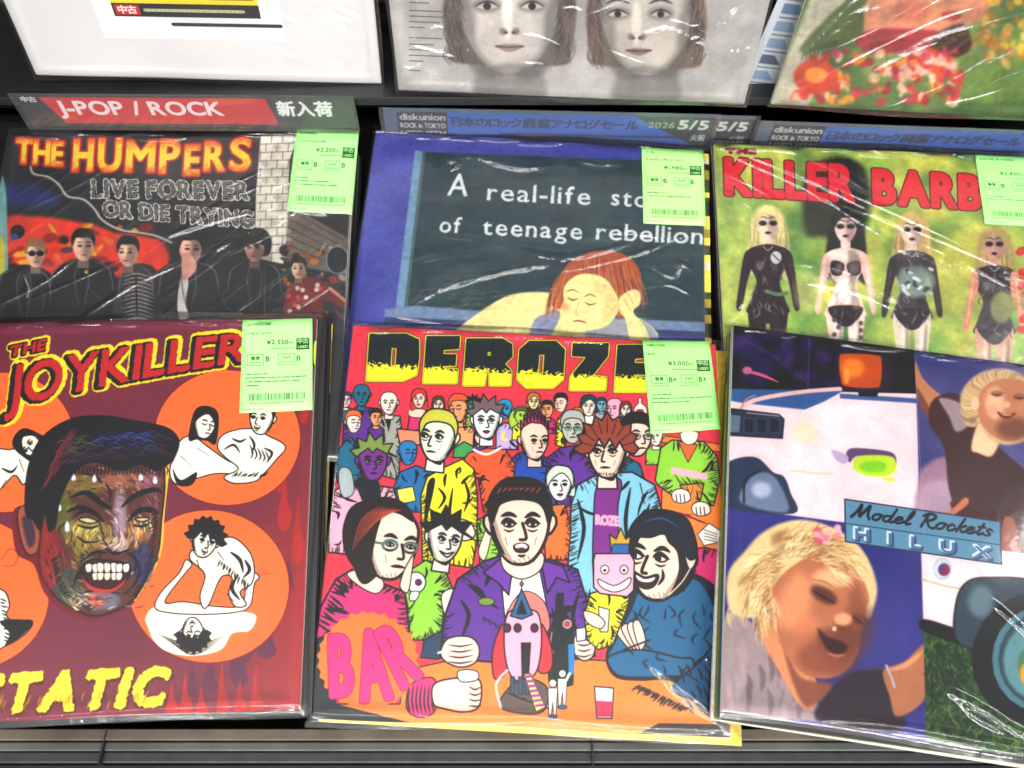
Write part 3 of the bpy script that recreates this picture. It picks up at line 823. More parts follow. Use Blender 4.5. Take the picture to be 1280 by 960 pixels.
    a.shape([(432, 690), (430, 656), (446, 632), (478, 622), (506, 630), (518, 652), (500, 642), (482, 640), (472, 660), (464, 700), (470, 718), (450, 716)], (30, 14, 16), K, 2)
    for i in range(10):
        a.line([(440 + i * 3, 690 - i * 4), (452 + i * 4, 650 - i), (476 + i * 3, 632 + i * .6)], (170, 64, 40), 1.6, True)
    a.shape([(500, 734), (504, 716), (512, 700), (517, 694), (515, 714), (510, 740)], S1, K, 1.4)
    # centre man in the purple jacket
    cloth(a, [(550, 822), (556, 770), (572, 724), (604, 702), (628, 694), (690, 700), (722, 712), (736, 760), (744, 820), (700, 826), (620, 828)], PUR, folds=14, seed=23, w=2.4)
    a.shape([(634, 712), (674, 710), (684, 760), (676, 826), (636, 826), (628, 740)], (250, 250, 250), K, 1.6, False)
    a.shape([(604, 716), (628, 696), (640, 716), (636, 744), (622, 728)], (112, 50, 164), K, 2, False)
    a.shape([(676, 700), (704, 708), (712, 728), (696, 722), (684, 742)], (112, 50, 164), K, 2, False)
    for p in ([(576, 750), (586, 770), (576, 800)], [(724, 740), (716, 770), (724, 800)], [(690, 760), (696, 790), (692, 820)]):
        a.line(p, K, 5, True)
    a.shape([(630, 690), (676, 690), (676, 712), (652, 724), (630, 712)], S1, K, 1.6)
    a.shape([(634, 690), (674, 690), (660, 704), (644, 702)], K)
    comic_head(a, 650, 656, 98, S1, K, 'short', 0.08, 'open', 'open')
    a.shape([(614, 650), (614, 624), (630, 606), (656, 602), (682, 612), (686, 650), (680, 630), (664, 616), (640, 614), (624, 626)], (20, 12, 14), K, 2)
    for i in range(8):
        a.line([(622 + i * 7, 616 - 4 * math.sin(i / 2.3)), (626 + i * 7, 610)], (180, 60, 50), 1.6)
    a.ell(608, 752, 10, 5, (120, 150, 60), K, 1)
    hatch(a, [(604, 770), (622, 780)], 8, 8, 1.2, 1.4)
    # hands on the counter
    for cx, cy, hw in ((575, 814, 24), (730, 806, 14)):
        a.shape([(cx - hw, cy), (cx - hw * .6, cy - 16), (cx + hw * .5, cy - 18), (cx + hw, cy - 4), (cx + hw * .8, cy + 14), (cx, cy + 20), (cx - hw * .8, cy + 12)], S1, K, 1.8)
        for i in range(4):
            a.line([(cx - hw * .6, cy - 8 + i * 7), (cx, cy - 6 + i * 7), (cx + hw * .7, cy - 9 + i * 7)], K, 1.8, True)
    a.line([(548, 816), (570, 810)], WHT, 2.5)
    a.shape([(720, 786), (732, 784), (732, 800), (721, 802)], (220, 228, 230), K, 1.2, False)
    # round faced person in yellow with a crown
    cloth(a, [(734, 800), (730, 770), (738, 742), (760, 736), (788, 740), (784, 760), (766, 806), (748, 812)], YEL, folds=5, seed=25, w=1.8)
    a.shape([(742, 700), (744, 692), (788, 692), (793, 702), (792, 738), (784, 746), (750, 742), (742, 734)], PNK, K, 1.8, False)
    a.shape([(764, 690), (762, 668), (770, 674), (776, 660), (782, 674), (788, 670), (786, 690)], (210, 170, 40), K, 1.4, False)
    a.shape([(766, 680), (786, 680), (786, 692), (764, 692)], (40, 100, 170), K, 1, False)
    for x in (756, 780):
        a.ell(x, 712, 5, 5.5, WHT, K, 1.2); a.ell(x, 713, 2, 2, K)
    a.shape([(748, 724), (768, 732), (788, 722), (784, 734), (768, 740), (752, 734)], WHT, K, 1.3)
    a.shape([(748, 758), (762, 762), (760, 790), (750, 790)], (206, 214, 200), K, 1.2, False)
    a.shape([(730, 764), (746, 768), (756, 778), (750, 786), (734, 778)], S1, K, 1.3)
    # glass on the counter
    a.shape([(743, 858), (767, 860), (765, 898), (746, 898)], (206, 220, 222), K, 1.4, False)
    a.shape([(745, 876), (766, 877), (764, 896), (747, 896)], (206, 30, 80), None, 0, False)
    # bottle
    a.shape([(696, 742), (704, 742), (704, 760), (716, 782), (718, 812), (716, 856), (702, 860), (686, 852), (684, 800), (694, 768)], (14, 22, 22), K, 1.5, False)
    a.shape([(710, 806), (718, 804), (718, 842), (711, 846)], (40, 130, 190), None, 0, False)
    a.ell(709, 780, 5, 5, (180, 60, 90), WHT, 1)
    a.line([(690, 790), (688, 806), (692, 816)], (210, 120, 150), 1.6)
    # toy rocket
    a.shape([(632, 780), (652, 740), (680, 752), (684, 790)], (240, 130, 120), K, 1.2)
    a.shape([(630, 780), (616, 812), (618, 848), (634, 836)], (206, 48, 60), K, 1.6)
    a.shape([(676, 780), (690, 812), (688, 838), (672, 836)], (206, 48, 60), K, 1.6)
    a.shape([(634, 768), (648, 762), (664, 762), (674, 770), (677, 800), (672, 836), (658, 852), (644, 850), (634, 834), (630, 800)], PNK, K, 1.8)
    a.shape([(638, 770), (652, 736), (666, 768), (652, 774)], (38, 100, 150), K, 1.5, False)
    a.shape([(645, 768), (652, 748), (659, 768)], K, None, 0, False)
    a.line([(652, 738), (652, 726)], K, 1.6); a.ell(652, 730, 2.5, 2.5, (180, 60, 80), K, 1)
    for x in (634, 647, 668):
        a.ell(x, 785, 4.6, 5.4, (60, 30, 60), K, 1.3)
    a.shape([(651, 803), (664, 803), (661, 850), (652, 850)], K, None, 0, False)
    a.shape([(638, 858), (660, 848), (684, 860), (678, 890), (640, 890), (624, 880)], (96, 76, 70), K, 1.5)
    hatch(a, [(634, 866), (680, 884)], 22, 8, .3, 1.4)
    for x in (640, 650, 658):
        a.shape([(x - 2, 846), (x + 3, 846), (x + 3, 868), (x - 2, 868)], (30, 80, 120), K, 1, False)
    a.line([(634, 838), (620, 856), (626, 884)], (190, 200, 206), 3.2)
    a.shape([(655, 842), (663, 842), (682, 884), (670, 890)], (240, 224, 120), K, 1, False)
    for i in range(7):
        x = 656 + i * 2.4; y = 846 + i * 6
        a.line([(x, y), (x + 9, y - 1)], (150, 60, 150), 3)
    for x, y in ((691, 868), (703, 856)):
        a.ell(x, y - 14, 4.6, 4.8, WHT, K, 1)
        a.shape([(x - 6, y - 8), (x + 6, y - 8), (x + 5, y + 8), (x + 4, y + 26), (x + 1, y + 26), (x, y + 10), (x - 2, y + 26), (x - 5, y + 26)], (244, 244, 232), K, 1, False)
        a.ell(x, y + 28, 6, 2.5, (30, 90, 140), K, .8)
    a.line([(708, 850), (712, 842)], WHT, 3)
    # cuff, fist and cup
    a.shape([(508, 884), (512, 858), (528, 848), (544, 850), (546, 880), (538, 894), (520, 896)], MAG, K, 1.5)
    for i in range(7):
        a.line([(512 + i * 5, 856), (510 + i * 5, 876), (513 + i * 5, 894)], K, 2, True)
    a.shape([(542, 856), (566, 848), (596, 848), (602, 862), (598, 884), (580, 890), (556, 886), (542, 880)], S1, K, 2)
    for i in range(4):
        a.line([(586, 858 + i * 8), (594, 862 + i * 7), (602, 858 + i * 8)], K, 1.8, True)
    a.shape([(572, 840), (584, 837), (597, 840), (596, 850), (576, 852)], (226, 234, 238), K, 1.3)
    # BAR disc
    pts = []
    rg = random.Random(8)
    for i in range(56):
        t = 2 * math.pi * i / 56; r = 1 + (.035 if i % 2 else -.02) + rg.uniform(-.015, .015)
        pts.append((460 + 62 * r * math.cos(t), 826 + 60 * r * math.sin(t)))
    a.shape(pts, (244, 122, 48), None, 0, False)
    for ch, p0, p1, h, sh in (('B', (415, 870), (440, 868), 74, -.03), ('A', (453, 876), (489, 872), 84, -.12), ('R', (504, 860), (526, 844), 68, -.5)):
        a.text(ch, p0, p1, h, [(4.2, (120, 20, 60), 0, 0), (3.2, (226, 44, 130), 0, 0)], sh)
    a.blur(1)
    a.tint(fbm(a.h, a.w, 240, 4, 2), .08)
    return a


def photo_head(a, x, y, h, skin, hair, style='short', turn=0.0, light=(-.3, -.2), glasses=False, rot=0):
    """soft, photographic looking head"""
    sk = np.array(skin, float)
    d1 = tuple(sk * .55); d2 = tuple(np.minimum(sk * 1.18, 255))
    def P(l):
        return xf(l, x, y, h, 1, rot)
    if style == 'long':
        a.shape(P([(0, -.62), (.36, -.5), (.5, -.1), (.55, .6), (.2, .7), (-.2, .7), (-.55, .6), (-.5, -.1), (-.36, -.5)]), hair, soft=3)
    elif style == 'mop':
        a.shape(P([(0, -.75), (.4, -.66), (.62, -.3), (.6, .1), (.4, .3), (-.4, .3), (-.6, .1), (-.62, -.3), (-.4, -.66)]), hair, soft=3)
    a.shape(P([(-.18, .2), (.18, .2), (.2, .75), (-.2, .75)]), d1, sm=False, soft=1.5)
    a.shape(P(HEAD), skin, soft=1.6)
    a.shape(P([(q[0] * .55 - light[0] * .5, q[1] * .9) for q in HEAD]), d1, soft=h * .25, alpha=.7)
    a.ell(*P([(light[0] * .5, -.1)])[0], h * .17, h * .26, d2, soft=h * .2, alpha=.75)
    t = turn * .12
    for s in (-1, 1):
        a.ell(*P([(s * .15 + t, -.02)])[0], h * .085, h * .045, (40, 26, 24), soft=h * .06, alpha=.9)
        a.line(P([(s * .15 - .09 + t, -.12), (s * .15 + t, -.15), (s * .15 + .09 + t, -.12)]), (50, 34, 30), max(.8, h * .04), True)
    if glasses:
        for s in (-1, 1):
            a.ell(*P([(s * .16 + t, -.03)])[0], h * .14, h * .1, (12, 12, 16))
        a.line(P([(-.36, -.08), (.36, -.08)]), (12, 12, 16), h * .04)
    a.line(P([(t + .03, 0), (t + .08, .16), (t - .02, .18)]), d1, max(.8, h * .04), True, alpha=.8)
    a.line(P([(t - .12, .3), (t, .29), (t + .12, .3)]), (120, 50, 50), max(1, h * .055), True)
    if style in ('short', 'mop', 'long'):
        a.shape(P([(-.38, .0), (-.42, -.3), (-.26, -.58), (.02, -.64), (.3, -.56), (.42, -.28), (.38, .0), (.31, -.2), (.18, -.32), (-.05, -.3), (-.24, -.3), (-.32, -.15)]), hair, soft=1.5)
        if style != 'short':
            a.shape(P([(-.36, -.1), (-.3, -.34), (0, -.44), (.3, -.34), (.36, -.1), (.2, -.14), (.05, -.02), (-.12, -.16), (-.24, -.04)]), hair, soft=1.5)


def art_D():
    a = sleeve_art('D', 860, (26, 26, 32))
    N = a.w
    n = fbm(N, N, 6, 21); n2 = fbm(N, N, 40, 22)
    a.im = mixf((22, 22, 28), (52, 54, 64), np.clip(n * 1.6 - .35, 0, 1)).astype(np.float32)
    a.ell(34, 245, 40, 14, (34, 50, 130), soft=18, alpha=.8, rot=.1)
    # graffiti
    a.shape([(6, 276), (40, 270), (80, 274), (120, 282), (150, 292), (200, 300), (210, 330), (170, 345), (60, 345), (6, 345)], (226, 60, 36), soft=8)
    r = random.Random(3)
    for i in range(46):
        x = r.uniform(10, 190); y = r.uniform(282, 340)
        a.ell(x, y, r.uniform(3, 12), r.uniform(2, 6), r.choice([(230, 120, 30), (240, 200, 50), (150, 20, 20), (30, 20, 30), (220, 60, 40), (60, 30, 60)]), soft=4, rot=r.uniform(-1, 1), alpha=.85)
    a.shape([(-12, 232), (7, 234), (8, 400), (-12, 400)], (130, 180, 180), soft=2)
    a.ell(2, 320, 4, 26, (220, 200, 60), soft=4)
    a.ell(22, 290, 9, 9, (26, 30, 40)); a.ell(18, 296, 5, 4, (60, 80, 160), soft=3)
    # white brick pillar
    a.shape([(326, 166), (372, 166), (368, 200), (362, 262), (354, 330), (318, 322), (320, 240)], (240, 234, 222), sm=False)
    for row in range(15):
        y = 168 + row * 10.5
        a.line([(322, y + 2), (372, y)], (120, 112, 106), 1.3)
        for c in range(4):
            x = 326 + c * 14 + (7 if row % 2 else 0)
            a.line([(x, y), (x - 1, y + 10)], (128, 118, 110), 1.2)
        for c in range(3):
            if r.random() < .5:
                a.ell(332 + c * 14, y + 5, 5, 3, r.choice([(240, 236, 226), (196, 184, 170), (210, 200, 190)]), soft=3, alpha=.8)
    a.shape([(362, 200), (374, 166), (446, 168), (430, 262), (392, 272), (360, 262)], (48, 40, 40), sm=False)
    a.shape([(360, 255), (440, 300), (440, 345), (356, 330)], (150, 134, 118), sm=False, soft=3, alpha=.7)
    for i in range(5):
        a.line([(360, 262 + i * 11), (430, 300 + i * 9)], (70, 60, 56), 1.2)
    # clutter behind, right
    for i in range(90):
        x = r.uniform(352, 440); y = r.uniform(306, 400)
        a.ell(x, y, r.uniform(1.5, 7), r.uniform(1, 6), r.choice([(200, 170, 140), (30, 26, 26), (160, 60, 30), (90, 96, 100), (40, 40, 46), (210, 130, 40), (16, 14, 16)]), soft=2, rot=r.uniform(-1, 1), alpha=.85)
    a.ell(422, 325, 14, 17, (30, 34, 40), (140, 150, 156), 1.6)
    # cable
    a.line([(38, 208), (42, 218), (60, 222), (74, 232), (84, 246), (104, 250), (118, 262), (128, 276), (150, 288), (176, 292), (196, 296), (214, 304)], (70, 66, 66), 4.2)
    a.line([(38, 207), (42, 217), (60, 221), (74, 231), (84, 245), (104, 249), (118, 261), (128, 275), (150, 287), (176, 291), (196, 295), (214, 303)], (206, 198, 190), 2.6)
    # people
    BK = (20, 19, 23)
    for pts, c in (([(-10, 400), (-6, 352), (22, 332), (48, 334), (66, 348), (70, 400)], (30, 31, 36)),
                   ([(58, 410), (62, 352), (82, 328), (106, 322), (130, 330), (146, 352), (142, 410)], (24, 24, 28)),
                   ([(140, 410), (150, 350), (162, 332), (182, 330), (196, 344), (192, 410)], (54, 50, 52)),
                   ([(188, 410), (196, 346), (212, 330), (236, 324), (262, 334), (276, 352), (276, 410)], (34, 34, 38)),
                   ([(272, 410), (284, 352), (300, 330), (326, 324), (348, 340), (356, 372), (352, 410)], (26, 28, 34)),
                   ([(356, 410), (358, 366), (368, 352), (392, 346), (418, 362), (434, 376), (426, 384), (404, 376), (404, 410)], (120, 40, 42))):
        a.shape(pts, c, soft=2)
    for i in range(26):
        x = r.uniform(0, 350); y = r.uniform(345, 400)
        a.line([(x, y), (x + r.uniform(-8, 8), y + 14), (x + r.uniform(-12, 12), y + 30)], r.choice([(70, 72, 80), (12, 12, 14), (56, 58, 66)]), 2.4, True, alpha=.7)
    for i in range(12):
        a.line([(152 + (i % 2) * 3, 346 + i * 5), (172, 342 + i * 5), (192, 348 + i * 5)], (196, 186, 176), 1.5, True)
    for i in range(20):
        x = r.uniform(360, 402); y = r.uniform(354, 400)
        a.ell(x, y, 3, 3, r.choice([(230, 210, 200), (160, 30, 40), (200, 60, 50)]), soft=2)
    a.shape([(228, 338), (234, 332), (236, 352), (232, 378), (236, 396), (224, 398), (222, 372)], (222, 216, 210), soft=1.5)
    a.line([(30, 345), (36, 360), (34, 372)], (180, 184, 190), 1.8)
    a.ell(108, 340, 2.6, 2.2, (226, 180, 40))
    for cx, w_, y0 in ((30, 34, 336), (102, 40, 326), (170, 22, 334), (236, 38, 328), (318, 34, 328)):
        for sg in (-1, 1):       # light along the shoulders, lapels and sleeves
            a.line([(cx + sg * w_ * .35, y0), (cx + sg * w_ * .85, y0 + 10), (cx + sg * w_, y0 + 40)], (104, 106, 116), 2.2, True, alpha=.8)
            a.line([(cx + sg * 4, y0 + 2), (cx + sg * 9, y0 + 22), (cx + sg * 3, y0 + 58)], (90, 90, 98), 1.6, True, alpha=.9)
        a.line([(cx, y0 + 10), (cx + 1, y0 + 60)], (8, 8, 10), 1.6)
    SK = (232, 186, 162)
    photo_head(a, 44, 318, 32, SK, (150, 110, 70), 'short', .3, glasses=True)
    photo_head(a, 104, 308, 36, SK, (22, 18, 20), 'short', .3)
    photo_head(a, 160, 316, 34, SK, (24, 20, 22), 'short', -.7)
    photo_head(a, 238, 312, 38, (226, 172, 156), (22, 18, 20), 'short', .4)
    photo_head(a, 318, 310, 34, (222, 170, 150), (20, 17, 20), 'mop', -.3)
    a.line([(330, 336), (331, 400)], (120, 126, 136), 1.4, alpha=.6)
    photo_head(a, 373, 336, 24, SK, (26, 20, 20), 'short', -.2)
    a.shape([(228, 318), (238, 318), (246, 332), (238, 346), (228, 348)], (214, 160, 142), soft=2)
    a.line([(412, 360), (424, 370), (434, 378)], (206, 150, 130), 4)
    a.shape([(300, 312), (334, 312), (340, 340), (334, 352), (300, 340)], (26, 22, 26), soft=4, alpha=.25)
    a.blur(3)
    a.tint(fbm(N, N, 30, 27, 4), .3)
    # titles
    def fire(x0, y0, x1, y1):
        y = np.linspace(0, 1, y1 - y0)[:, None] + np.zeros((1, x1 - x0))
        q = fbm(y1 - y0, x1 - x0, 8, 4, 2)
        return mixf((238, 106, 28), (252, 230, 60), np.clip(1.4 * np.sin(y * 3.1) - .2 + (q - .5), 0, 1))
    a.text('THE', (20, 203), (77, 207), 29, [(5, (150, 20, 16), 0, 0), (3.2, (226, 60, 26), 0, 0), (1.4, fire, 0, 0)], .06, .18)
    x = 90
    for ch, w, y, h in (('H', 27, 213, 38), ('U', 31, 213, 39), ('M', 38, 214, 37), ('P', 27, 216, 40), ('E', 21, 218, 36), ('R', 28, 213, 35), ('S', 28, 212, 38)):
        a.text(ch, (x + 2, y), (x + w - 3, y), h, [(5.4, (140, 18, 14), 0, 0), (3.6, (228, 62, 26), 0, 0), (1.8, fire, 0, 0)], .06)
        x += w + 4
    G_ = (222, 218, 208)
    a.text('LIVE FOREVER', (116, 246), (310, 249), 21, [(2.6, G_, 0, 0), (1.0, (50, 48, 50), 0, 0), (.0, (120, 116, 112), 0, 0)], -.03, .26, jag=3)
    a.text('OR DIE TRYING', (130, 270), (316, 284), 19, [(2.6, G_, 0, 0), (1.0, (50, 48, 50), 0, 0), (.0, (120, 116, 112), 0, 0)], -.03, .26, jag=3)
    a.tint(n2, .12)
    return a


def art_E():
    a = sleeve_art('E', 860, (62, 66, 150))
    N = a.w
    n = fbm(N, N, 7, 31); n2 = fbm(N, N, 90, 32, 3)
    a.im = mixf((66, 70, 160), (98, 104, 190), np.clip(n * 1.5 - .25, 0, 1)).astype(np.float32)
    def board(x0, y0, x1, y1):
        return mixf((38, 62, 72), (58, 82, 88), np.clip(fbm(N, N, 9, 33)[y0:y1, x0:x1] * 1.8 - .4, 0, 1))
    a.shape([(470, 150), (475, 160), (900, 180), (900, 172)], (66, 68, 130), sm=False)
    a.shape([(528, 190), (900, 204), (905, 408), (500, 388)], board, sm=False, soft=2)
    a.shape([(519, 188), (530, 190), (505, 388), (494, 388)], (130, 168, 196), sm=False, soft=3)
    a.shape([(528, 190), (532, 190), (509, 386), (505, 386)], (90, 110, 110), sm=False, soft=2)
    a.shape([(482, 386), (520, 382), (640, 392), (905, 404), (906, 416), (620, 404), (480, 396)], (128, 150, 184), sm=False, soft=3)
    a.shape([(482, 396), (906, 416), (906, 424), (480, 404)], (60, 70, 120), sm=False, soft=3)
    C_ = (240, 244, 242)
    rc_ = random.Random(71)
    for i in range(60):                      # chalk dust and wipe marks
        x = rc_.uniform(530, 880); y = rc_.uniform(200, 380)
        a.line([(x - 40, y + rc_.uniform(-6, 6)), (x, y), (x + 40, y + rc_.uniform(-6, 6))], (96, 118, 122), rc_.uniform(4, 12), True, alpha=.10, soft=4)
    a.text('A', (559, 244), (584, 245), 27, [(.5, C_, 0, 0)], .12, soft=.4, jag=1.2)
    a.text('real-life', (609, 250), (737, 256), 21, [(.5, C_, 0, 0)], .06, .2, soft=.4, jag=1.2)
    a.text('story', (764, 256), (842, 262), 20, [(.5, C_, 0, 0)], .06, .2, soft=.4, jag=1.2)
    a.text('of', (549, 290), (575, 291), 19, [(.5, C_, 0, 0)], .12, .2, soft=.4, jag=1.2)
    a.text('teenage', (603, 293), (727, 299), 20, [(.5, C_, 0, 0)], .06, .2, soft=.4, jag=1.2)
    a.text('rebellion', (745, 299), (878, 305), 20, [(.5, C_, 0, 0)], .06, .16, soft=.4, jag=1.2)
    # girl resting on her arm
    SK = (246, 236, 172); SD = (220, 188, 128)
    a.shape([(566, 420), (600, 390), (640, 368), (690, 366), (716, 380), (740, 392), (770, 400), (800, 398), (810, 430), (600, 440)], SK, soft=3)
    a.line([(640, 382), (672, 376), (700, 380)], (248, 240, 170), 8, True, alpha=.7, soft=4)
    a.shape([(668, 400), (684, 392), (692, 386), (700, 396), (680, 430), (660, 430)], (120, 130, 190), soft=3, alpha=.8)
    a.shape([(740, 404), (800, 400), (820, 430), (740, 430)], (110, 124, 186), soft=4, alpha=.6)
    H1 = (190, 98, 58); H2 = (150, 66, 42); H3 = (222, 148, 92)
    a.shape([(688, 378), (696, 352), (712, 328), (738, 315), (768, 314), (792, 326), (802, 350), (798, 374), (786, 396), (768, 392), (760, 360), (740, 346), (716, 350), (706, 372), (700, 386)], H1, soft=2)
    rr = random.Random(5)
    for i in range(260):
        t = rr.uniform(0, 1)
        x = 692 + t * 108; y = 316 + abs(t - .55) * 60 + rr.uniform(-3, 22)
        a.line([(x, y), (x + (t - .5) * 14, y + 14), (x + (t - .5) * 22, y + 34)], rr.choice([H2, H3, H1, (120, 50, 60), (236, 170, 110)]), rr.uniform(1, 2.4), True, alpha=.5)
    a.shape([(704, 366), (712, 350), (730, 342), (752, 346), (766, 360), (774, 382), (766, 400), (752, 410), (728, 412), (712, 398)], SK, soft=2)
    a.shape([(742, 352), (764, 362), (772, 384), (764, 400), (750, 400), (754, 380)], SD, soft=10, alpha=.4)
    a.shape([(775, 372), (790, 362), (800, 366), (800, 380), (792, 390), (806, 408), (812, 430), (790, 430), (782, 400), (774, 388)], SK, soft=2)
    a.line([(786, 368), (792, 380)], SD, 1.6); a.line([(780, 374), (788, 388)], SD, 1.6)
    for x, y in ((716, 372), (738, 378)):
        a.line([(x - 7, y), (x, y + 3), (x + 7, y + 1)], (110, 70, 50), 1.8, True)
        a.line([(x - 8, y - 7), (x, y - 10), (x + 8, y - 6)], (140, 80, 50), 1.6, True)
    a.line([(724, 376), (720, 392), (726, 394)], SD, 2, True)
    a.line([(716, 402), (724, 401), (734, 404)], (180, 70, 60), 2.4, True)
    a.ell(706, 384, 6, 5, (240, 170, 110), soft=5, alpha=.6)
    for i in range(300):                      # brush marks over the painting
        x = rr.uniform(560, 810); y = rr.uniform(360, 420)
        a.line([(x - 7, y + 2), (x, y), (x + 7, y + rr.uniform(-3, 3))], rr.choice([(250, 244, 190), (226, 206, 140), (240, 226, 160)]), rr.uniform(1, 2.5), True, alpha=.14)
    a.blur(2)
    a.tint(n2, .22)
    return a


def art_F():
    a = sleeve_art('F', 860, (140, 180, 90))
    N = a.w
    n = fbm(N, N, 5, 41); n1 = fbm(N, N, 9, 42); n2 = fbm(N, N, 120, 43, 3)
    im = mixf((66, 122, 62), (172, 206, 100), np.clip(n * 2 - .35, 0, 1))
    a.im = (im + (mixf((206, 208, 90), (222, 214, 110), n1) - im) * np.clip(n1 * 2.6 - 1.0, 0, 1)[..., None]).astype(np.float32)
    a.ell(1210, 340, 60, 60, (214, 206, 100), soft=50, alpha=.7)
    a.ell(930, 330, 26, 80, (206, 214, 120), soft=40, alpha=.7)
    SK = (226, 190, 180); BK = (44, 30, 38)
    def figure(x, y, h, hair, top, glove, pale=SK, skirt=None, s=1.0, bare=False, tilt=0):
        # hair mass behind
        a.shape([(x - 16 * s, y - 14), (x, y - 24), (x + 17 * s, y - 12), (x + 24 * s, y + 24), (x + 26 * s, y + 70), (x + 12 * s, y + 64), (x - 12 * s, y + 60), (x - 26 * s, y + 64), (x - 22 * s, y + 20)], hair, soft=6)
        q = random.Random(int(x))
        for i in range(26):
            xx = x + q.uniform(-20, 20) * s
            a.line([(xx, y + q.uniform(-14, 10)), (xx + q.uniform(-4, 4), y + 26), (xx + q.uniform(-8, 8), y + 58)], tuple(np.clip(np.array(hair) * q.choice([.7, 1.15, .9]), 0, 255)), 2.2, True, alpha=.6)
        # body
        a.shape([(x - 5, y + 10), (x + 5, y + 10), (x + 5, y + 30), (x - 5, y + 30)], pale, soft=1)
        a.shape([(x - 24 * s, y + 34), (x - 8, y + 26), (x + 8, y + 26), (x + 24 * s, y + 34), (x + 20 * s, y + 54), (x + 13 * s, y + 72), (x + 20 * s, y + 96), (x + 22 * s, y + 112), (x - 22 * s, y + 112), (x - 20 * s, y + 96), (x - 13 * s, y + 72), (x - 20 * s, y + 54)], pale if bare else top, soft=1.5)
        for sg in (-1, 1):
            a.shape([(x + sg * 20 * s, y + 34), (x + sg * 27 * s, y + 38), (x + sg * 32 * s, y + 70), (x + sg * 36 * s, y + 104), (x + sg * 30 * s, y + 106), (x + sg * 24 * s, y + 74), (x + sg * 18 * s, y + 50)], glove, soft=1.5)
            a.shape([(x + sg * 3, y + 104), (x + sg * 22 * s, y + 104), (x + sg * 19 * s, y + 150), (x + sg * 16 * s, y + 230), (x + sg * 5, y + 230), (x + sg * 4, y + 150)], skirt or pale, soft=1.5)
        a.shape([(x - 20 * s, y + 100), (x + 20 * s, y + 100), (x + 8, y + 122), (x - 8, y + 122)], BK, soft=1.5)
        if bare:
            for sg in (-1, 1):
                a.shape([(x + sg * 2, y + 46), (x + sg * 16 * s, y + 42), (x + sg * 17 * s, y + 58), (x + sg * 6, y + 60)], BK, soft=1.5)
            a.ell(x, y + 80, 9 * s, 16, tuple(np.minimum(np.array(pale) * 1.12, 255)), soft=8)
        for sg in (-1, 1):
            a.ell(x + sg * 9 * s, y + 52, 5, 6, (200, 196, 200), soft=6, alpha=.5)
        # modelling: light from the left, folds and gloss
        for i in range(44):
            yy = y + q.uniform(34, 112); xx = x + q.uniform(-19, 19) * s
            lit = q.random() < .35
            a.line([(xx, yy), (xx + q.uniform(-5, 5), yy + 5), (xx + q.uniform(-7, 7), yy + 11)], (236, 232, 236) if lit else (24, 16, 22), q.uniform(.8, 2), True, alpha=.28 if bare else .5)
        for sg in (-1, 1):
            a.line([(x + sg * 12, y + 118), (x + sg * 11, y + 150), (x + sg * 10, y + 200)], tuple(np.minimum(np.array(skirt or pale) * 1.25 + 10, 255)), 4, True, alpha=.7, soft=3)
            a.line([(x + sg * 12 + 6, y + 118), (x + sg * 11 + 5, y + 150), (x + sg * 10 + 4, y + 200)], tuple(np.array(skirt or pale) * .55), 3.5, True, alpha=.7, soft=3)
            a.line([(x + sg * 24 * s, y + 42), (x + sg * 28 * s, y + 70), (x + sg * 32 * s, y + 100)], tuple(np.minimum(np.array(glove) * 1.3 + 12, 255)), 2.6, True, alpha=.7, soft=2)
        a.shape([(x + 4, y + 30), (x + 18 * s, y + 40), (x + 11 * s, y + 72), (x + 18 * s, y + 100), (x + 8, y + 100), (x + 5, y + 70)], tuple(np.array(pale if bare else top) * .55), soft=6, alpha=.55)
        a.line([(x - 6, y + 28), (x, y + 33), (x + 6, y + 28)], (200, 200, 206), 1.2)
        # face
        a.shape(xf(HEAD, x, y, 36 * s), pale, soft=1.5)
        a.shape(xf([(p[0] * .5 + .17, p[1]) for p in HEAD], x, y, 34 * s), (150, 110, 110), soft=6, alpha=.5)
        for sg in (-1, 1):
            a.ell(x + sg * 6.5, y - 1, 5, 3.2, (30, 24, 34), soft=2.5); a.line([(x + sg * 6.5 - 5, y - 7), (x + sg * 6.5, y - 9), (x + sg * 6.5 + 5, y - 7)], (60, 40, 40), 1.4)
        a.shape([(x - 4, y + 11), (x, y + 9), (x + 4, y + 11), (x, y + 13)], (50, 14, 30), soft=1)
        a.shape([(x - 14 * s, y + 2), (x - 14 * s, y - 12), (x, y - 20), (x + 14 * s, y - 12), (x + 14 * s, y + 2), (x + 8, y - 9), (x, y - 12), (x - 8, y - 9)], hair, soft=2)
    # dark backcombed hair of the second figure
    a.shape([(1006, 290), (1004, 236), (1020, 206), (1052, 196), (1080, 210), (1088, 250), (1080, 290), (1064, 296), (1030, 296)], (34, 36, 30), soft=14, alpha=.9)
    rk = random.Random(3)
    for i in range(90):
        t = rk.uniform(3.3, 6.1); a.line([(1048 + 14 * math.cos(t), 262 + 24 * math.sin(t)), (1048 + 30 * math.cos(t), 256 + 44 * math.sin(t)), (1048 + 46 * math.cos(t + .1), 252 + 58 * math.sin(t + .1))], rk.choice([(20, 20, 18), (60, 62, 54), (44, 36, 30)]), 1.4, True, alpha=.6)
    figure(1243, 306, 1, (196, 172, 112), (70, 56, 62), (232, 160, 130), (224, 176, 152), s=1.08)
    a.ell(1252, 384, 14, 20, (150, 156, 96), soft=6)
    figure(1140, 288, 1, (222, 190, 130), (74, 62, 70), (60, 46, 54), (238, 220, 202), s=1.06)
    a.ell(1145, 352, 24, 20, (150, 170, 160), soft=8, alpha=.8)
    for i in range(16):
        q = random.Random(i); a.ell(1145 + q.uniform(-20, 20), 352 + q.uniform(-16, 16), 4, 2, q.choice([(220, 230, 224), (60, 70, 70)]), soft=2, rot=q.uniform(0, 3))
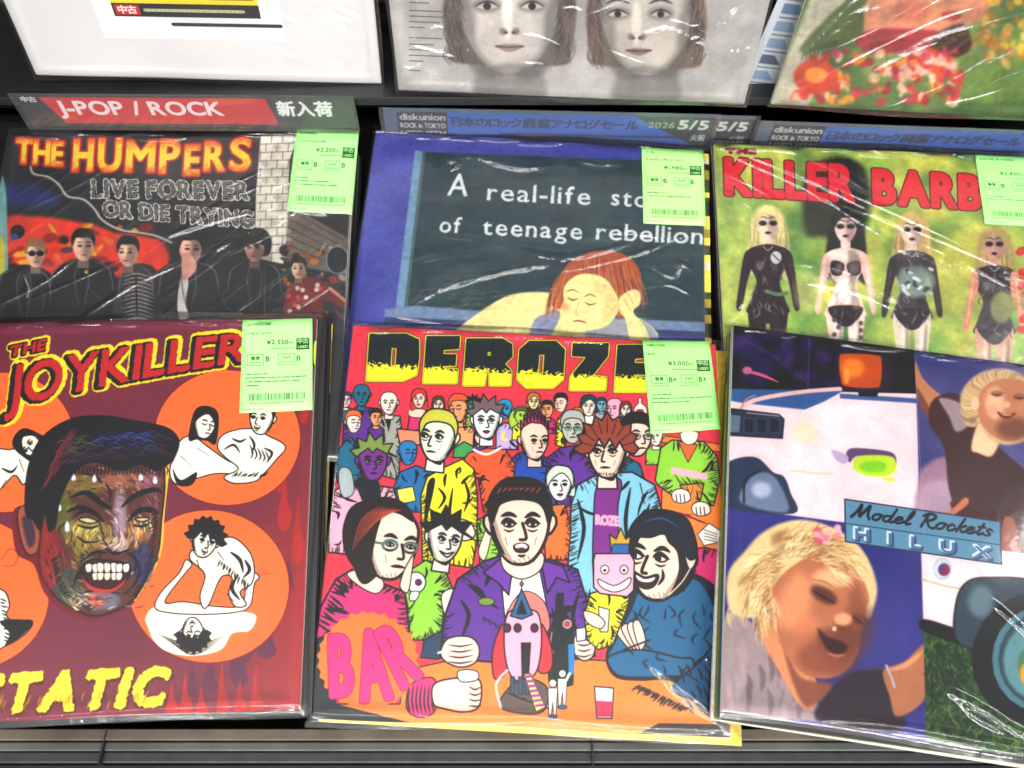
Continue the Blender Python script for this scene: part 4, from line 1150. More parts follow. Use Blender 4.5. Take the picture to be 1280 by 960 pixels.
    figure(1057, 284, 1, (34, 30, 30), (50, 40, 44), (246, 200, 188), (250, 222, 212), s=1.06, bare=True)
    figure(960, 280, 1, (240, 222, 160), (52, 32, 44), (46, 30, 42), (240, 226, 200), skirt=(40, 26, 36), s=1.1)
    a.ell(970, 322, 7, 8, (230, 226, 226)); a.line([(966, 318), (974, 326)], (60, 30, 50), 1.5)
    a.line([(958, 364), (972, 368), (984, 366)], (110, 150, 100), 5)
    a.ell(1010, 365, 18, 26, (230, 220, 150), soft=14, alpha=.5)
    for i in range(6):
        a.ell(1043 + (i % 2) * 5, 400 + i * 9, 3, 3, (110, 84, 80)); a.ell(1076, 404 + i * 9, 3, 3, (110, 84, 80))
    a.blur(4)
    a.tint(fbm(N, N, 26, 45, 4), .35)
    # title
    a.shape([(1040, 204), (1066, 202), (1074, 232), (1060, 250), (1036, 246)], (26, 40, 36), soft=6, alpha=.8)
    lay = [(5.2, (70, 24, 34), 0, 0), (3.6, (232, 48, 64), 0, 0)]
    a.text('KILLER', (909, 242), (1066, 251), 43, lay, -.03, .22)
    a.text('BARBIES', (1094, 253), (1293, 265), 40, lay, -.03, .22)
    a.text('THE', (908, 191), (944, 192), 5, [(1.8, (150, 30, 40), 0, 0)], 0, .3)
    for i in range(9):
        a.ell(1282 + random.Random(i).uniform(-8, 8), 300 + i * 14, 5, 7, (216, 60, 40), soft=2, rot=i)
    a.tint(n2, .14)
    return a


def art_C():
    a = sleeve_art('C', 860, (78, 76, 146))
    N = a.w
    n = fbm(N, N, 4, 51); n1 = fbm(N, N, 14, 52); n2 = fbm(N, N, 160, 53, 3)
    a.im = mixf((70, 72, 146), (110, 112, 170), np.clip(n * 1.8 - .4, 0, 1)).astype(np.float32)
    SKY2 = (64, 66, 150)
    a.shape([(900, 632), (1155, 668), (1160, 960), (895, 900)], lambda x0, y0, x1, y1: mixf((58, 56, 138), (88, 84, 158), np.clip(n[y0:y1, x0:x1] * 2 - .6, 0, 1)), sm=False)
    # upper left quarter: pink van with a lamp
    a.shape([(910, 400), (1145, 430), (1146, 494), (905, 488)], (30, 18, 44), sm=False)
    r = random.Random(2)
    for i in range(40):
        a.ell(r.uniform(915, 1060), r.uniform(410, 484), r.uniform(4, 20), r.uniform(3, 12), r.choice([(60, 40, 110), (40, 24, 70), (90, 60, 130), (20, 10, 26)]), soft=12, rot=r.uniform(-1, 1), alpha=.6)
    a.line([(916, 418), (968, 446), (1010, 480)], (90, 80, 140), 1.5, alpha=.6); a.line([(1012, 424), (1010, 486)], (90, 70, 130), 3, alpha=.7)
    a.line([(930, 464), (950, 468), (974, 478)], (230, 110, 150), 5, True); a.ell(934, 463, 6, 5, (220, 120, 160), soft=3)
    PK = (248, 222, 226)
    a.shape([(908, 486), (1146, 492), (1149, 640), (1155, 666), (895, 632), (904, 560)], PK, sm=False)
    a.shape([(908, 486), (1055, 488), (1030, 502), (1006, 512), (930, 504), (908, 500)], (66, 106, 160), sm=False, soft=2)
    a.shape([(1050, 492), (1146, 498), (1146, 504), (1050, 498)], (80, 110, 160), sm=False, soft=2)
    a.line([(926, 512), (944, 500), (1000, 490), (1050, 486)], (246, 206, 200), 6)
    a.line([(926, 512), (932, 500), (944, 494)], (200, 150, 150), 2)
    a.shape([(908, 510), (974, 518), (980, 524), (978, 548), (910, 544)], (50, 62, 84), (30, 40, 60), 1.5, sm=False)
    a.shape([(912, 518), (926, 520), (924, 540), (910, 540)], (110, 130, 150), sm=False)
    for x in (930, 946, 962):
        a.shape([(x, 522), (x + 13, 524), (x + 12, 542), (x, 540)], (36, 46, 70), (90, 100, 120), 1, sm=False)
    a.line([(934, 516), (974, 520)], (210, 190, 190), 1.4)
    a.shape([(905, 588), (918, 574), (946, 572), (966, 590), (980, 596), (988, 616), (992, 642), (904, 632)], (54, 70, 98), soft=2)
    a.shape([(926, 628), (936, 600), (956, 590), (974, 604), (984, 640)], (130, 144, 172), soft=5)
    a.ell(952, 612, 12, 10, (206, 214, 228), soft=9, alpha=.8)
    a.line([(930, 628), (932, 600), (950, 588)], (36, 44, 60), 2.5)
    a.ell(1006, 540, 16, 14, (244, 226, 180), soft=12, alpha=.5)
    a.line([(988, 588), (1014, 591), (1040, 592)], (226, 200, 150), 2, alpha=.8)
    a.shape([(1058, 566), (1068, 560), (1110, 564), (1120, 572), (1118, 584), (1106, 572), (1072, 570), (1062, 578)], (110, 84, 130), soft=1.5)
    a.shape([(1040, 562), (1060, 570), (1056, 580), (1044, 574)], (200, 180, 210), soft=2)
    a.shape([(1066, 582), (1074, 570), (1112, 570), (1120, 580), (1116, 592), (1094, 596), (1072, 590)], (206, 230, 60), soft=2)
    a.shape([(1074, 582), (1090, 576), (1108, 580), (1104, 590), (1084, 590)], (150, 214, 50), soft=5)
    a.shape([(1104, 597), (1118, 598), (1116, 602), (1106, 600)], (226, 226, 60))
    a.shape([(1046, 446), (1054, 441), (1094, 443), (1112, 448), (1114, 480), (1100, 488), (1056, 486), (1048, 474)], (58, 34, 60), soft=1.5)
    a.shape([(1049, 448), (1056, 442), (1096, 444), (1102, 452), (1101, 478), (1094, 485), (1058, 483), (1051, 474)], (206, 96, 26), soft=1.5)
    a.ell(1066, 460, 14, 12, (242, 150, 40), soft=12); a.ell(1058, 470, 4, 10, (250, 190, 90), soft=4, alpha=.7)
    a.line([(1098, 470), (1108, 470)], (240, 90, 110), 2.5, True)
    a.shape([(1072, 489), (1098, 491), (1096, 496), (1074, 495)], (26, 24, 40), sm=False)
    a.shape([(1114, 430), (1144, 432), (1146, 492), (1118, 490)], (24, 16, 30), sm=False, soft=2)
    # upper right quarter: toddler with raised arm
    a.shape([(1143, 434), (1400, 470), (1400, 640), (1149, 600)], lambda x0, y0, x1, y1: mixf((72, 72, 132), (116, 112, 160), np.clip(n[y0:y1, x0:x1] * 2.4 - .8, 0, 1)), sm=False)
    CL = (90, 58, 60); SK = (204, 146, 112); SKL = (250, 212, 180); SKD = (150, 92, 74)
    a.shape([(1148, 600), (1160, 580), (1186, 572), (1230, 600), (1280, 600), (1300, 680), (1230, 690), (1150, 670)], (176, 140, 160), soft=8)
    a.shape([(1150, 668), (1148, 620), (1180, 600), (1300, 620), (1320, 690), (1220, 690)], (206, 190, 204), soft=10, alpha=.5)
    a.shape([(1144, 452), (1152, 470), (1166, 486), (1186, 500), (1206, 520), (1190, 548), (1172, 540), (1156, 512), (1146, 492)], SK, soft=2)
    a.shape([(1146, 484), (1160, 506), (1176, 538), (1166, 530), (1150, 506)], SKD, soft=4)
    a.shape([(1166, 500), (1196, 492), (1216, 520), (1250, 560), (1290, 600), (1280, 640), (1240, 650), (1200, 640), (1186, 610), (1180, 560), (1162, 530)], CL, soft=3)
    a.shape([(1174, 498), (1200, 504), (1214, 526), (1196, 540), (1186, 520)], (178, 160, 166), soft=5)
    a.shape([(1214, 560), (1222, 530), (1238, 520), (1250, 545), (1240, 570), (1222, 566)], SKL, soft=4)
    a.shape([(1190, 650), (1190, 626), (1230, 640), (1290, 640), (1300, 700), (1160, 680)], (90, 34, 34), soft=4)
    a.shape([(1150, 660), (1160, 640), (1184, 640), (1206, 622), (1210, 630), (1190, 646), (1160, 672)], (214, 140, 104), soft=2)
    a.shape([(1252, 700), (1254, 652), (1262, 646), (1270, 656), (1276, 700)], (176, 104, 80), soft=2)
    a.shape([(1200, 500), (1208, 480), (1230, 464), (1262, 462), (1290, 480), (1296, 520), (1286, 548), (1258, 556), (1236, 548), (1222, 526), (1208, 520)], (222, 192, 150), soft=5)
    for i in range(150):
        t = r.uniform(2.4, 5.2)
        a.line([(1250 + 30 * math.cos(t), 506 + 30 * math.sin(t)), (1250 + 44 * math.cos(t), 506 + 42 * math.sin(t)), (1250 + 50 * math.cos(t + .2), 508 + 46 * math.sin(t + .2))], r.choice([(226, 200, 160), (170, 130, 90), (206, 176, 130), (240, 222, 184)]), 1.2, True, alpha=.8)
    a.shape([(1222, 510), (1228, 486), (1250, 474), (1280, 478), (1296, 510), (1286, 540), (1262, 552), (1240, 544), (1226, 528)], SK, soft=3)
    a.ell(1268, 536, 22, 14, (130, 80, 64), soft=16, alpha=.8)
    a.ell(1244, 504, 12, 20, SKL, soft=12, alpha=.8)
    for x, y in ((1246, 492), (1274, 496)):
        a.ell(x, y, 8, 4, (150, 96, 76), soft=5, alpha=.7)
        a.line([(x - 6, y), (x, y + 2), (x + 6, y + 1)], (80, 46, 38), 2, True)
    a.shape([(1246, 514), (1257, 518), (1270, 516), (1262, 523), (1252, 522)], (140, 60, 56), soft=2)
    a.line([(1250, 517), (1258, 519), (1266, 518)], (244, 230, 220), 1.5, True)
    a.ell(1240, 512, 7, 6, (246, 170, 140), soft=6, alpha=.7)
    a.ell(1258, 506, 5, 4, (240, 190, 160), soft=4)
    a.ell(1219, 504, 5, 8, SKL, soft=3)
    # lower left quarter: toddler looking down
    CLO = (176, 158, 160)
    a.shape([(900, 888), (904, 780), (922, 766), (950, 790), (975, 830), (1010, 870), (1040, 884), (1060, 850), (1080, 838), (1112, 836), (1120, 850), (1124, 906), (1000, 900)], CLO, soft=3)
    a.shape([(1050, 850), (1076, 838), (1114, 836), (1122, 850), (1126, 912), (1020, 900)], (62, 46, 60), soft=6)
    for i in range(26):
        x = r.uniform(905, 1010); y = r.uniform(800, 880)
        a.line([(x, y), (x + 4, y + 14), (x + 2, y + 32)], r.choice([(196, 176, 180), (96, 80, 90), (120, 104, 112)]), 7, True, alpha=.5, soft=3)
    a.shape([(1104, 838), (1130, 828), (1158, 806), (1158, 870), (1122, 896), (1112, 870)], (190, 130, 96), soft=3)
    a.line([(1112, 838), (1134, 830), (1156, 812)], (226, 166, 120), 6, True, soft=3)
    a.line([(1108, 832), (1114, 846), (1118, 858)], (196, 190, 210), 3)
    a.shape([(946, 746), (972, 790), (990, 816), (1020, 850), (1018, 884), (998, 880), (972, 836), (954, 800)], (224, 160, 118), soft=3)
    a.shape([(978, 800), (1000, 846), (1040, 856), (1010, 884), (990, 850)], (156, 98, 76), soft=6)
    HA = [(915, 766), (908, 740), (912, 712), (930, 690), (950, 668), (976, 654), (1010, 650), (1050, 664), (1080, 690), (1096, 730), (1092, 760), (1080, 770), (1040, 700), (990, 720), (962, 752), (944, 772)]
    a.shape(HA, (232, 210, 162), soft=5)
    a.shape([(966, 734), (990, 708), (1030, 690), (1070, 712), (1086, 744), (1082, 764), (1076, 790), (1074, 812), (1060, 836), (1036, 848), (1008, 844), (988, 826), (970, 792), (962, 760)], (196, 132, 98), soft=3)
    a.ell(994, 752, 20, 36, (232, 168, 126), soft=22, alpha=.9, rot=.3)
    a.ell(1062, 800, 22, 44, (120, 68, 52), soft=26, alpha=.8, rot=.5)
    a.ell(1040, 722, 24, 12, (250, 208, 166), soft=14, alpha=.8)
    a.ell(1030, 822, 34, 22, (156, 92, 70), soft=18, alpha=.8)
    a.ell(1070, 760, 10, 30, (160, 98, 76), soft=12, alpha=.7)
    a.ell(1030, 744, 18, 9, (96, 52, 42), soft=9, rot=.5, alpha=.8)
    a.line([(1016, 738), (1030, 747), (1044, 754)], (70, 40, 36), 3, True)
    a.line([(1014, 724), (1032, 728), (1050, 740)], (190, 140, 96), 3, True, soft=2)
    a.ell(1072, 774, 8, 6, (124, 70, 56), soft=7, rot=.5, alpha=.8)
    a.line([(1066, 771), (1073, 776), (1079, 780)], (80, 46, 40), 2.4, True)
    a.ell(1054, 774, 11, 8, (244, 186, 146), soft=6, alpha=.95)
    a.ell(1048, 786, 9, 4, (120, 66, 52), soft=4, alpha=.7)
    a.ell(1042, 804, 24, 15, (140, 80, 62), soft=12, rot=.6, alpha=.8)
    a.shape([(1022, 786), (1034, 796), (1050, 801), (1060, 809), (1050, 818), (1034, 812)], (74, 32, 32), soft=5)
    a.line([(1034, 816), (1046, 820), (1056, 818)], (206, 130, 110), 3, True, soft=2)
    a.ell(1008, 780, 15, 12, (226, 150, 116), soft=12, alpha=.6)
    a.ell(1043, 786, 3, 3, (250, 210, 180), soft=3)
    a.ell(956, 744, 9, 16, (206, 140, 100), soft=4, rot=-.3); a.ell(958, 746, 4, 9, (120, 66, 50), soft=4)
    for i in range(34):
        t = r.uniform(2.6, 5.8); rx = r.uniform(40, 78)
        a.ell(1006 + rx * math.cos(t), 738 + rx * math.sin(t), r.uniform(8, 20), r.uniform(3, 6), r.choice([(170, 130, 80), (250, 236, 198), (206, 170, 116), (150, 112, 70)]), rot=t + 1.57 + r.uniform(-.4, .4), soft=7, alpha=.55)
    for i in range(420):
        t = r.uniform(2.5, 5.9)
        rx = r.uniform(40, 74); cx, cy = 1006, 740
        p = [(cx + rx * math.cos(t), cy + rx * 1.05 * math.sin(t))]
        for j in range(3):
            t += r.uniform(.02, .2) * (1 if t > 4.2 else -1)
            p.append((cx + (rx + j * 6) * math.cos(t), cy + (rx * 1.05 + j * 6) * math.sin(t)))
        a.line(p, r.choice([(240, 220, 176), (176, 136, 84), (222, 190, 134), (250, 236, 200), (150, 110, 66), (244, 226, 186)]), 1.3, True, alpha=.7)
    for i in range(20):
        x = r.uniform(914, 960); y = r.uniform(740, 770)
        a.line([(x, y), (x - 6, y + 8), (x - 4, y + 18)], (226, 206, 160), 2, True, alpha=.7)
    for i in range(14):
        a.ell(1036 + r.uniform(-18, 16), 668 + r.uniform(-9, 9), 4.5, 4, r.choice([(240, 150, 160), (220, 110, 130), (250, 190, 190)]), soft=3)
    # lower right quarter: wheel on grass
    a.shape([(1152, 690), (1400, 720), (1400, 960), (1158, 930)], lambda x0, y0, x1, y1: mixf((30, 60, 36), (92, 132, 70), np.clip(n2[y0:y1, x0:x1] * 1.2 + n1[y0:y1, x0:x1] * 1.2 - .8, 0, 1)), sm=False)
    for i in range(260):
        x = r.uniform(1158, 1300); y = r.uniform(790, 950)
        a.line([(x, y), (x + r.uniform(-6, 6), y - 5), (x + r.uniform(-8, 8), y - 11)], r.choice([(130, 160, 90), (40, 80, 44), (90, 130, 70), (170, 150, 100), (20, 50, 30)]), 1.5, True, alpha=.7)
    a.shape([(1151, 676), (1300, 694), (1300, 760), (1200, 790), (1154, 776)], (248, 226, 230), sm=False)
    a.line([(1152, 724), (1180, 732), (1202, 736)], (190, 190, 130), 2)
    a.shape([(1154, 774), (1196, 786), (1230, 800), (1226, 812), (1156, 790)], (26, 24, 30), soft=2)
    a.ell(1178, 711, 11, 13, (206, 220, 226), (170, 180, 190), 1); a.ell(1180, 712, 7.5, 8, (150, 50, 90)); a.ell(1178, 710, 3.5, 4, (70, 80, 150))
    a.shape([(1196, 800), (1194, 760), (1206, 730), (1236, 722), (1300, 732), (1300, 800), (1230, 812)], (66, 84, 96), (36, 44, 56), 2)
    a.ell(1226, 752, 16, 20, (130, 156, 166), soft=12, alpha=.8)
    a.ell(1306, 824, 92, 86, (34, 36, 46))
    a.ell(1302, 824, 62, 66, (96, 140, 152)); a.ell(1302, 824, 54, 58, (60, 86, 100)); a.ell(1300, 826, 46, 50, (116, 160, 166), soft=6)
    a.ell(1296, 830, 24, 26, (90, 140, 110), soft=5); a.ell(1284, 842, 9, 14, (236, 170, 50), soft=4)
    a.blur(3)
    a.im = np.clip((a.im - .5) * 1.14 + .45, 0, 1)
    a.tint(fbm(N, N, 22, 57, 4), .12)
    # name plate
    a.shape([(1056, 624), (1250, 652), (1252, 705), (1057, 677)], (96, 150, 180), (40, 56, 84), 2, sm=False)
    a.line([(1056, 654), (1250, 681)], (50, 70, 96), 1.5)
    SCR = {'M': ([[(0, 0), (.2, .5), (.3, 1), (.36, .4), (.42, .12), (.6, .6), (.76, 1), (.8, .4), (.98, 0)]], 1.12),
           'o': ([[(.35, .47), (.1, .42), (0, .15), (.15, 0), (.35, .1), (.4, .35), (.32, .46), (.5, .4)]], .58),
           'd': ([[(.38, .44), (.1, .42), (0, .15), (.15, 0), (.35, .15), (.52, 1)], [(.44, .5), (.37, .1), (.5, 0), (.62, .1)]], .66),
           'e': ([[(.02, .2), (.3, .3), (.32, .45), (.12, .45), (0, .18), (.12, 0), (.35, .05), (.5, .2)]], .54),
           'l': ([[(0, .1), (.25, .6), (.3, 1), (.2, .95), (.08, .3), (.12, 0), (.32, .1)]], .42),
           'R': ([[(.1, 0), (.25, 1)], [(0, .8), (.3, 1.02), (.66, .9), (.55, .6), (.25, .5)], [(.3, .5), (.5, .1), (.75, -.02), (.88, .1)]], .9),
           'c': ([[(.35, .38), (.2, .47), (.02, .25), (.1, 0), (.3, .05), (.45, .2)]], .5),
           'k': ([[(.05, 0), (.25, 1)], [(.45, .5), (.15, .3)], [(.15, .3), (.35, 0), (.52, .1)]], .58),
           't': ([[(.22, .85), (.08, .1), (.2, 0), (.36, .15)], [(0, .55), (.36, .58)]], .44),
           's': ([[(0, .05), (.2, 0), (.3, .15), (.1, .35), (.2, .5), (.36, .4)]], .44), ' ': ([], .42)}
    tot = sum(SCR[c][1] for c in 'Model Rockets'); xx = 0
    for c in 'Model Rockets':
        st, wd = SCR[c]
        for ln in st:
            pts = []
            for px, py in ln:
                t_ = (xx + px + .3 * py) / (tot + .2)
                pts.append((1064 + 180 * t_, 646 + 25 * t_ - 17 * py))
            a.line(pts, (14, 18, 34), 3.5 if c in 'MR' else 3.0)
        xx += wd
    lay = [(1.2, (40, 56, 90), 1, 1), (1.0, (220, 236, 244), -.5, -.5), (.4, (70, 100, 140), .5, .5)]
    a.text('HILUX', (1069, 673), (1238, 698), 13, [(2.8, (50, 70, 110), 1, 1), (2.0, (224, 238, 246), -.8, -.5), (.6, (78, 112, 160), .6, .7)], 0, 1.3)
    for s_ in (((1143, 434), (1155, 668)),):
        a.line(list(s_), (200, 190, 210), .8, alpha=.4)
    a.tint(n2, .08)
    return a


def art_G():
    a = sleeve_art('G', 640, (226, 224, 224))
    a.tint(fbm(a.h, a.w, 3, 61), .05)
    return a


def art_H():
    a = sleeve_art('H', 860, (196, 186, 178))
    N = a.w
    n = fbm(N, N, 4, 71); n2 = fbm(N, N, 160, 72, 3)
    a.im = mixf((168, 165, 162), (202, 199, 195), np.clip(n * 1.8 - .4, 0, 1)).astype(np.float32)
    r = random.Random(9)
    def portrait(x, y, h, skin, hair, blush, t=0.0):
        t = t * h
        D = tuple(np.array(skin) * .5)
        a.shape(xf([(0, -.72), (.4, -.6), (.56, -.1), (.52, .3), (.42, .44), (-.42, .42), (-.52, .28), (-.56, -.1), (-.4, -.6)], x, y, h), hair, soft=5)
        a.shape(xf([(-.16, .3), (.16, .3), (.3, .75), (-.3, .75)], x, y, h), D, soft=14, alpha=.5)
        a.shape(xf([(p[0] * 1.12, p[1]) for p in HEAD], x, y, h), skin, soft=4)
        for sg, al in ((-1, .55), (1, .6)):
            a.shape(xf([(sg * .42, -.3), (sg * .3, 0), (sg * .27, .3), (sg * .06, .52), (sg * .3, .5), (sg * .44, .1)], x, y, h), D, soft=14, alpha=al)
        a.ell(x, y + .47 * h, h * .18, h * .05, D, soft=10, alpha=.5)
        a.ell(x - .02 * h + t, y + .02 * h, h * .045, h * .2, tuple(np.minimum(np.array(skin) * 1.15, 255)), soft=8)
        for sg in (-1, 1):
            ex = x + sg * .19 * h + t * (1.1 if sg < 0 else .8); ey = y - .06 * h
            a.ell(ex, ey - .01 * h, h * .12, h * .06, D, soft=10, alpha=.6)
            a.shape([(ex - .09 * h, ey), (ex, ey - .035 * h), (ex + .09 * h, ey), (ex, ey + .025 * h)], (210, 204, 200), soft=1.5)
            a.ell(ex, ey - .003 * h, h * .032, h * .032, (26, 22, 24), soft=1)
            a.line([(ex - .1 * h, ey), (ex, ey - .045 * h), (ex + .1 * h, ey)], (36, 28, 30), 2.2, True)
            a.line([(ex - .11 * h, ey - .1 * h), (ex, ey - .14 * h), (ex + .11 * h, ey - .1 * h)], (46, 38, 38), 4, True, alpha=.85)
            a.ell(x + sg * .035 * h + t * 1.3, y + .16 * h, 2.8, 2, (60, 44, 44), soft=1.5)
            a.ell(x + sg * .055 * h + t * 1.3, y + .15 * h, h * .03, h * .03, D, soft=5, alpha=.7)
        x += t
        a.shape([(x - .12 * h, y + .275 * h), (x - .03 * h, y + .255 * h), (x, y + .262 * h), (x + .03 * h, y + .255 * h), (x + .12 * h, y + .275 * h), (x, y + .325 * h)], blush, soft=2)
        a.line([(x - .12 * h, y + .277 * h), (x, y + .283 * h), (x + .12 * h, y + .277 * h)], (60, 40, 42), 1.6)
        x -= t
        for i in range(200):
            sg = r.choice([-1, 1]); t = r.uniform(-.6, .3)
            xx = x + sg * h * r.uniform(.4, .54)
            a.line([(xx, y + t * h), (xx + r.uniform(-2, 4) * sg, y + (t + .08) * h), (xx - sg * 5, y + (t + .16) * h)], r.choice([(70, 58, 56), (100, 86, 80), (50, 42, 44)]), 1.4, True, alpha=.6)
    portrait(637, 17, 148, (210, 203, 197), (122, 106, 100), (158, 138, 132), .0)
    portrait(808, 26, 134, (206, 198, 190), (136, 112, 98), (150, 116, 114), -.07)
    a.blur(4)
    a.tint(fbm(N, N, 18, 77, 4), .22)
    for i, (y, w) in enumerate(((3, 22), (13, 40), (20, 46), (27, 34), (34, 18), (47, 40), (55, 30), (62, 44), (69, 52), (76, 16), (88, 10))):
        x = 512
        while x < 512 + w:
            l = r.uniform(2, 5)
            a.line([(x, y + (x - 512) * .04), (x + l, y + (x - 512) * .04)], (96, 88, 86), 1.8, sm=False, alpha=.8); x += l + 1.3
    a.tint(n2, .10)
    return a


def art_I():
    a = sleeve_art('I', 760, (110, 140, 80))
    N = a.w
    n = fbm(N, N, 6, 81); n2 = fbm(N, N, 90, 82, 3)
    a.im = mixf((70, 110, 54), (160, 176, 96), np.clip(n * 1.8 - .4, 0, 1)).astype(np.float32)
    r = random.Random(12)
    a.shape([(960, 135), (1016, -10), (1060, -10), (1010, 135)], (196, 190, 170), sm=False, soft=6)
    a.shape([(1000, 60), (1060, 0), (1100, 0), (1090, 50), (1030, 60)], (90, 104, 56), soft=8)
    a.shape([(1180, 80), (1280, 64), (1290, 120), (1190, 125)], (120, 150, 70), soft=8)
    a.shape([(1080, 30), (1100, -10), (1240, -10), (1240, 20), (1200, 36), (1190, 60), (1130, 70), (1090, 60)], (214, 150, 116), soft=4)
    a.ell(1140, 14, 24, 14, (190, 110, 86), soft=10, alpha=.7)
    a.shape([(1176, 18), (1190, 14), (1202, 20), (1190, 26)], (190, 60, 60), soft=2)
    a.shape([(1070, 50), (1100, 36), (1180, 40), (1196, 60), (1150, 64), (1090, 66)], (170, 50, 60), soft=5)
    a.shape([(1168, 44), (1204, 30), (1214, 60), (1190, 72), (1166, 60)], (80, 40, 34), soft=5)
    a.shape([(1104, 80), (1150, 62), (1196, 76), (1180, 96), (1110, 96)], (230, 190, 170), soft=8)
    for i in range(150):
        x = r.uniform(990, 1200); y = r.uniform(64, 128)
        if x + y < 1075: continue
        c = r.choice([(206, 50, 40), (226, 90, 50), (176, 30, 50), (236, 160, 60), (110, 130, 60), (200, 60, 90), (250, 214, 180)])
        a.ell(x, y, r.uniform(3, 10), r.uniform(2, 7), c, soft=3, rot=r.uniform(0, 3), alpha=.85)
    a.ell(1020, 96, 28, 22, (206, 70, 40), soft=4); a.ell(1020, 94, 14, 10, (236, 150, 60), soft=4)
    for i in range(60):
        x = r.uniform(1230, 1290); y = r.uniform(0, 80)
        a.ell(x, y, r.uniform(3, 9), r.uniform(2, 8), r.choice([(230, 190, 50), (240, 214, 120), (110, 140, 60), (200, 130, 50)]), soft=3, rot=r.uniform(0, 3), alpha=.8)
    a.line([(1214, 60), (1224, 40), (1238, 30)], (196, 120, 60), 3); a.line([(1222, 56), (1232, 36)], (196, 120, 60), 2.5)
    for i in range(9):
        a.line([(1002 + i * 5, 78 - i * 1.5), (1005 + i * 5, 64 - i * 1.5), (1009 + i * 5, 74 - i * 1.5)], (50, 86, 50), 2.4, True)
    a.blur(12)
    a.tint(fbm(N, N, 20, 87, 4), .4)
    a.tint(n2, .2)
    return a


# ---- small printed cards: drawn in their own 0..1 card coordinates scaled to pixels
def card(w, h, base):
    return Art(w, h, base, lambda p: np.asarray(p, float))


def art_sticker(title, sub, price, g1, g2, note, seed):
    a = card(340, 440, ((150, 226, 126), (156, 230, 134), (146, 222, 120), (152, 224, 132), (158, 228, 128))[seed % 5])
    D = (40, 60, 40); r = random.Random(seed)
    def t(s, x0, x1, y, h, g=.3, tr=.18):
        a.text(s, (x0, y), (x1, y), h, [(g, D, 0, 0)], 0, tr)
    t(title, 22, 22 + min(190, 13 * len(title)), 30, 10, .4)
    t(sub, 22, 22 + min(210, 12 * len(sub)), 72, 9, .3)
    t(price, 120, 222, 122, 20, .6, .2)
    t('税込', 226, 250, 120, 8, .1)
    for i in range(14):
        x = 140 + i * 9
        a.line([(x, 142), (x + 6, 142)], D, 3, sm=False)
    a.shape([(262, 96), (326, 96), (326, 152), (262, 152)], D, None, 0, False)
    t0 = lambda s, x0, x1, y, h: a.text(s, (x0, y), (x1, y), h, [(.4, (140, 224, 112), 0, 0)], 0, .1)
    t0('中古', 268, 320, 120, 18); t0('USED', 270, 318, 144, 12)
    for x, g, l in ((28, g1, '盤質'), (176, g2, 'ジャケ')):
        a.shape([(x, 170), (x + 78, 170), (x + 78, 220), (x, 220)], None, D, 2.4, False)
        t(l, x + 18, x + 60, 194, 13, .5)
        for i in range(6):
            a.line([(x + 10 + i * 10, 208), (x + 16 + i * 10, 208)], D, 3, sm=False)
        t(g, x + 88, x + 88 + 18 * len(g), 204, 24, .7)
    y = 262
    for w in note:
        x = 24
        while x < 24 + w:
            l = r.uniform(3, 9)
            a.line([(x, y), (x + l, y)], D, 5 if r.random() < .6 else 3, sm=False, alpha=.85); x += l + 4
        y += 18
    a.tint(fbm(440, 340, 5, seed), .07)
    x = 42
    while x < 306:
        w = r.choice([1.5, 2.5, 4])
        a.line([(x, 356), (x, 384)], D, w, sm=False, alpha=.9); x += w + r.choice([2, 3.5, 5])
    for i in range(16):
        x = 50 + i * 16
        a.line([(x, 398), (x + 7, 398)], D, 4, sm=False, alpha=.8)
    t('diskunion', 16, 110, 428, 8)
    return a


def art_jpop():
    a = card(900, 130, (40, 42, 44))
    a.shape([(64, 12), (672, 12), (690, 118), (100, 118)], (196, 30, 38), None, 0, False)
    a.shape([(520, 12), (640, 12), (640, 26), (540, 40)], (220, 90, 40), soft=10, alpha=.6)
    a.text('J-POP / ROCK', (100, 80), (545, 80), 52, [(2.4, (232, 220, 220), 0, 0)], -.0, .16)
    a.text('新入荷', (698, 76), (846, 76), 44, [(2.4, (226, 232, 226), 0, 0)], 0, .12)
    a.text('中古', (14, 30), (54, 30), 16, [(1, (210, 210, 210), 0, 0)])
    return a


def art_sale():
    a = card(1000, 150, (70, 92, 118))
    a.shape([(40, 14), (190, 14), (190, 150), (40, 150)], (22, 24, 28), None, 0, False)
    a.shape([(190, 14), (1000, 14), (1000, 150), (190, 150)], (34, 92, 190), None, 0, False)
    a.shape([(752, 14), (1000, 14), (1000, 150), (975, 150)], (36, 44, 52), None, 0, False)
    W_ = (206, 210, 212)
    a.text('diskunion', (48, 48), (184, 48), 26, [(1.0, W_, 0, 0)], 0, .12)
    a.text('ROCK in TOKYO', (48, 82), (184, 82), 20, [(1.0, W_, 0, 0)], 0, .14)
    a.text('USED ITEM', (48, 118), (184, 118), 22, [(1.2, W_, 0, 0)], 0, .16)
    a.text('日本のロック廃盤アナログセール', (204, 70), (770, 70), 30, [(1.6, (18, 32, 78), 0, 0)], 0, .1)
    r = random.Random(4); x = 350
    while x < 930:
        l = r.uniform(8, 22); a.line([(x, 102), (x + l, 102)], (16, 26, 60), 10, sm=False, alpha=.75); x += l + 5
    a.text('2026', (800, 62), (880, 62), 24, [(.8, (170, 184, 160), 0, 0)], 0, .14)
    a.text('5/5', (892, 64), (982, 64), 36, [(2.6, (226, 228, 222), 0, 0)], 0, .16)
    a.im = a.im * .86 + .05
    a.text('火祝', (938, 112), (982, 112), 20, [(1, (190, 196, 196), 0, 0)])
    a.blur(5)
    return a


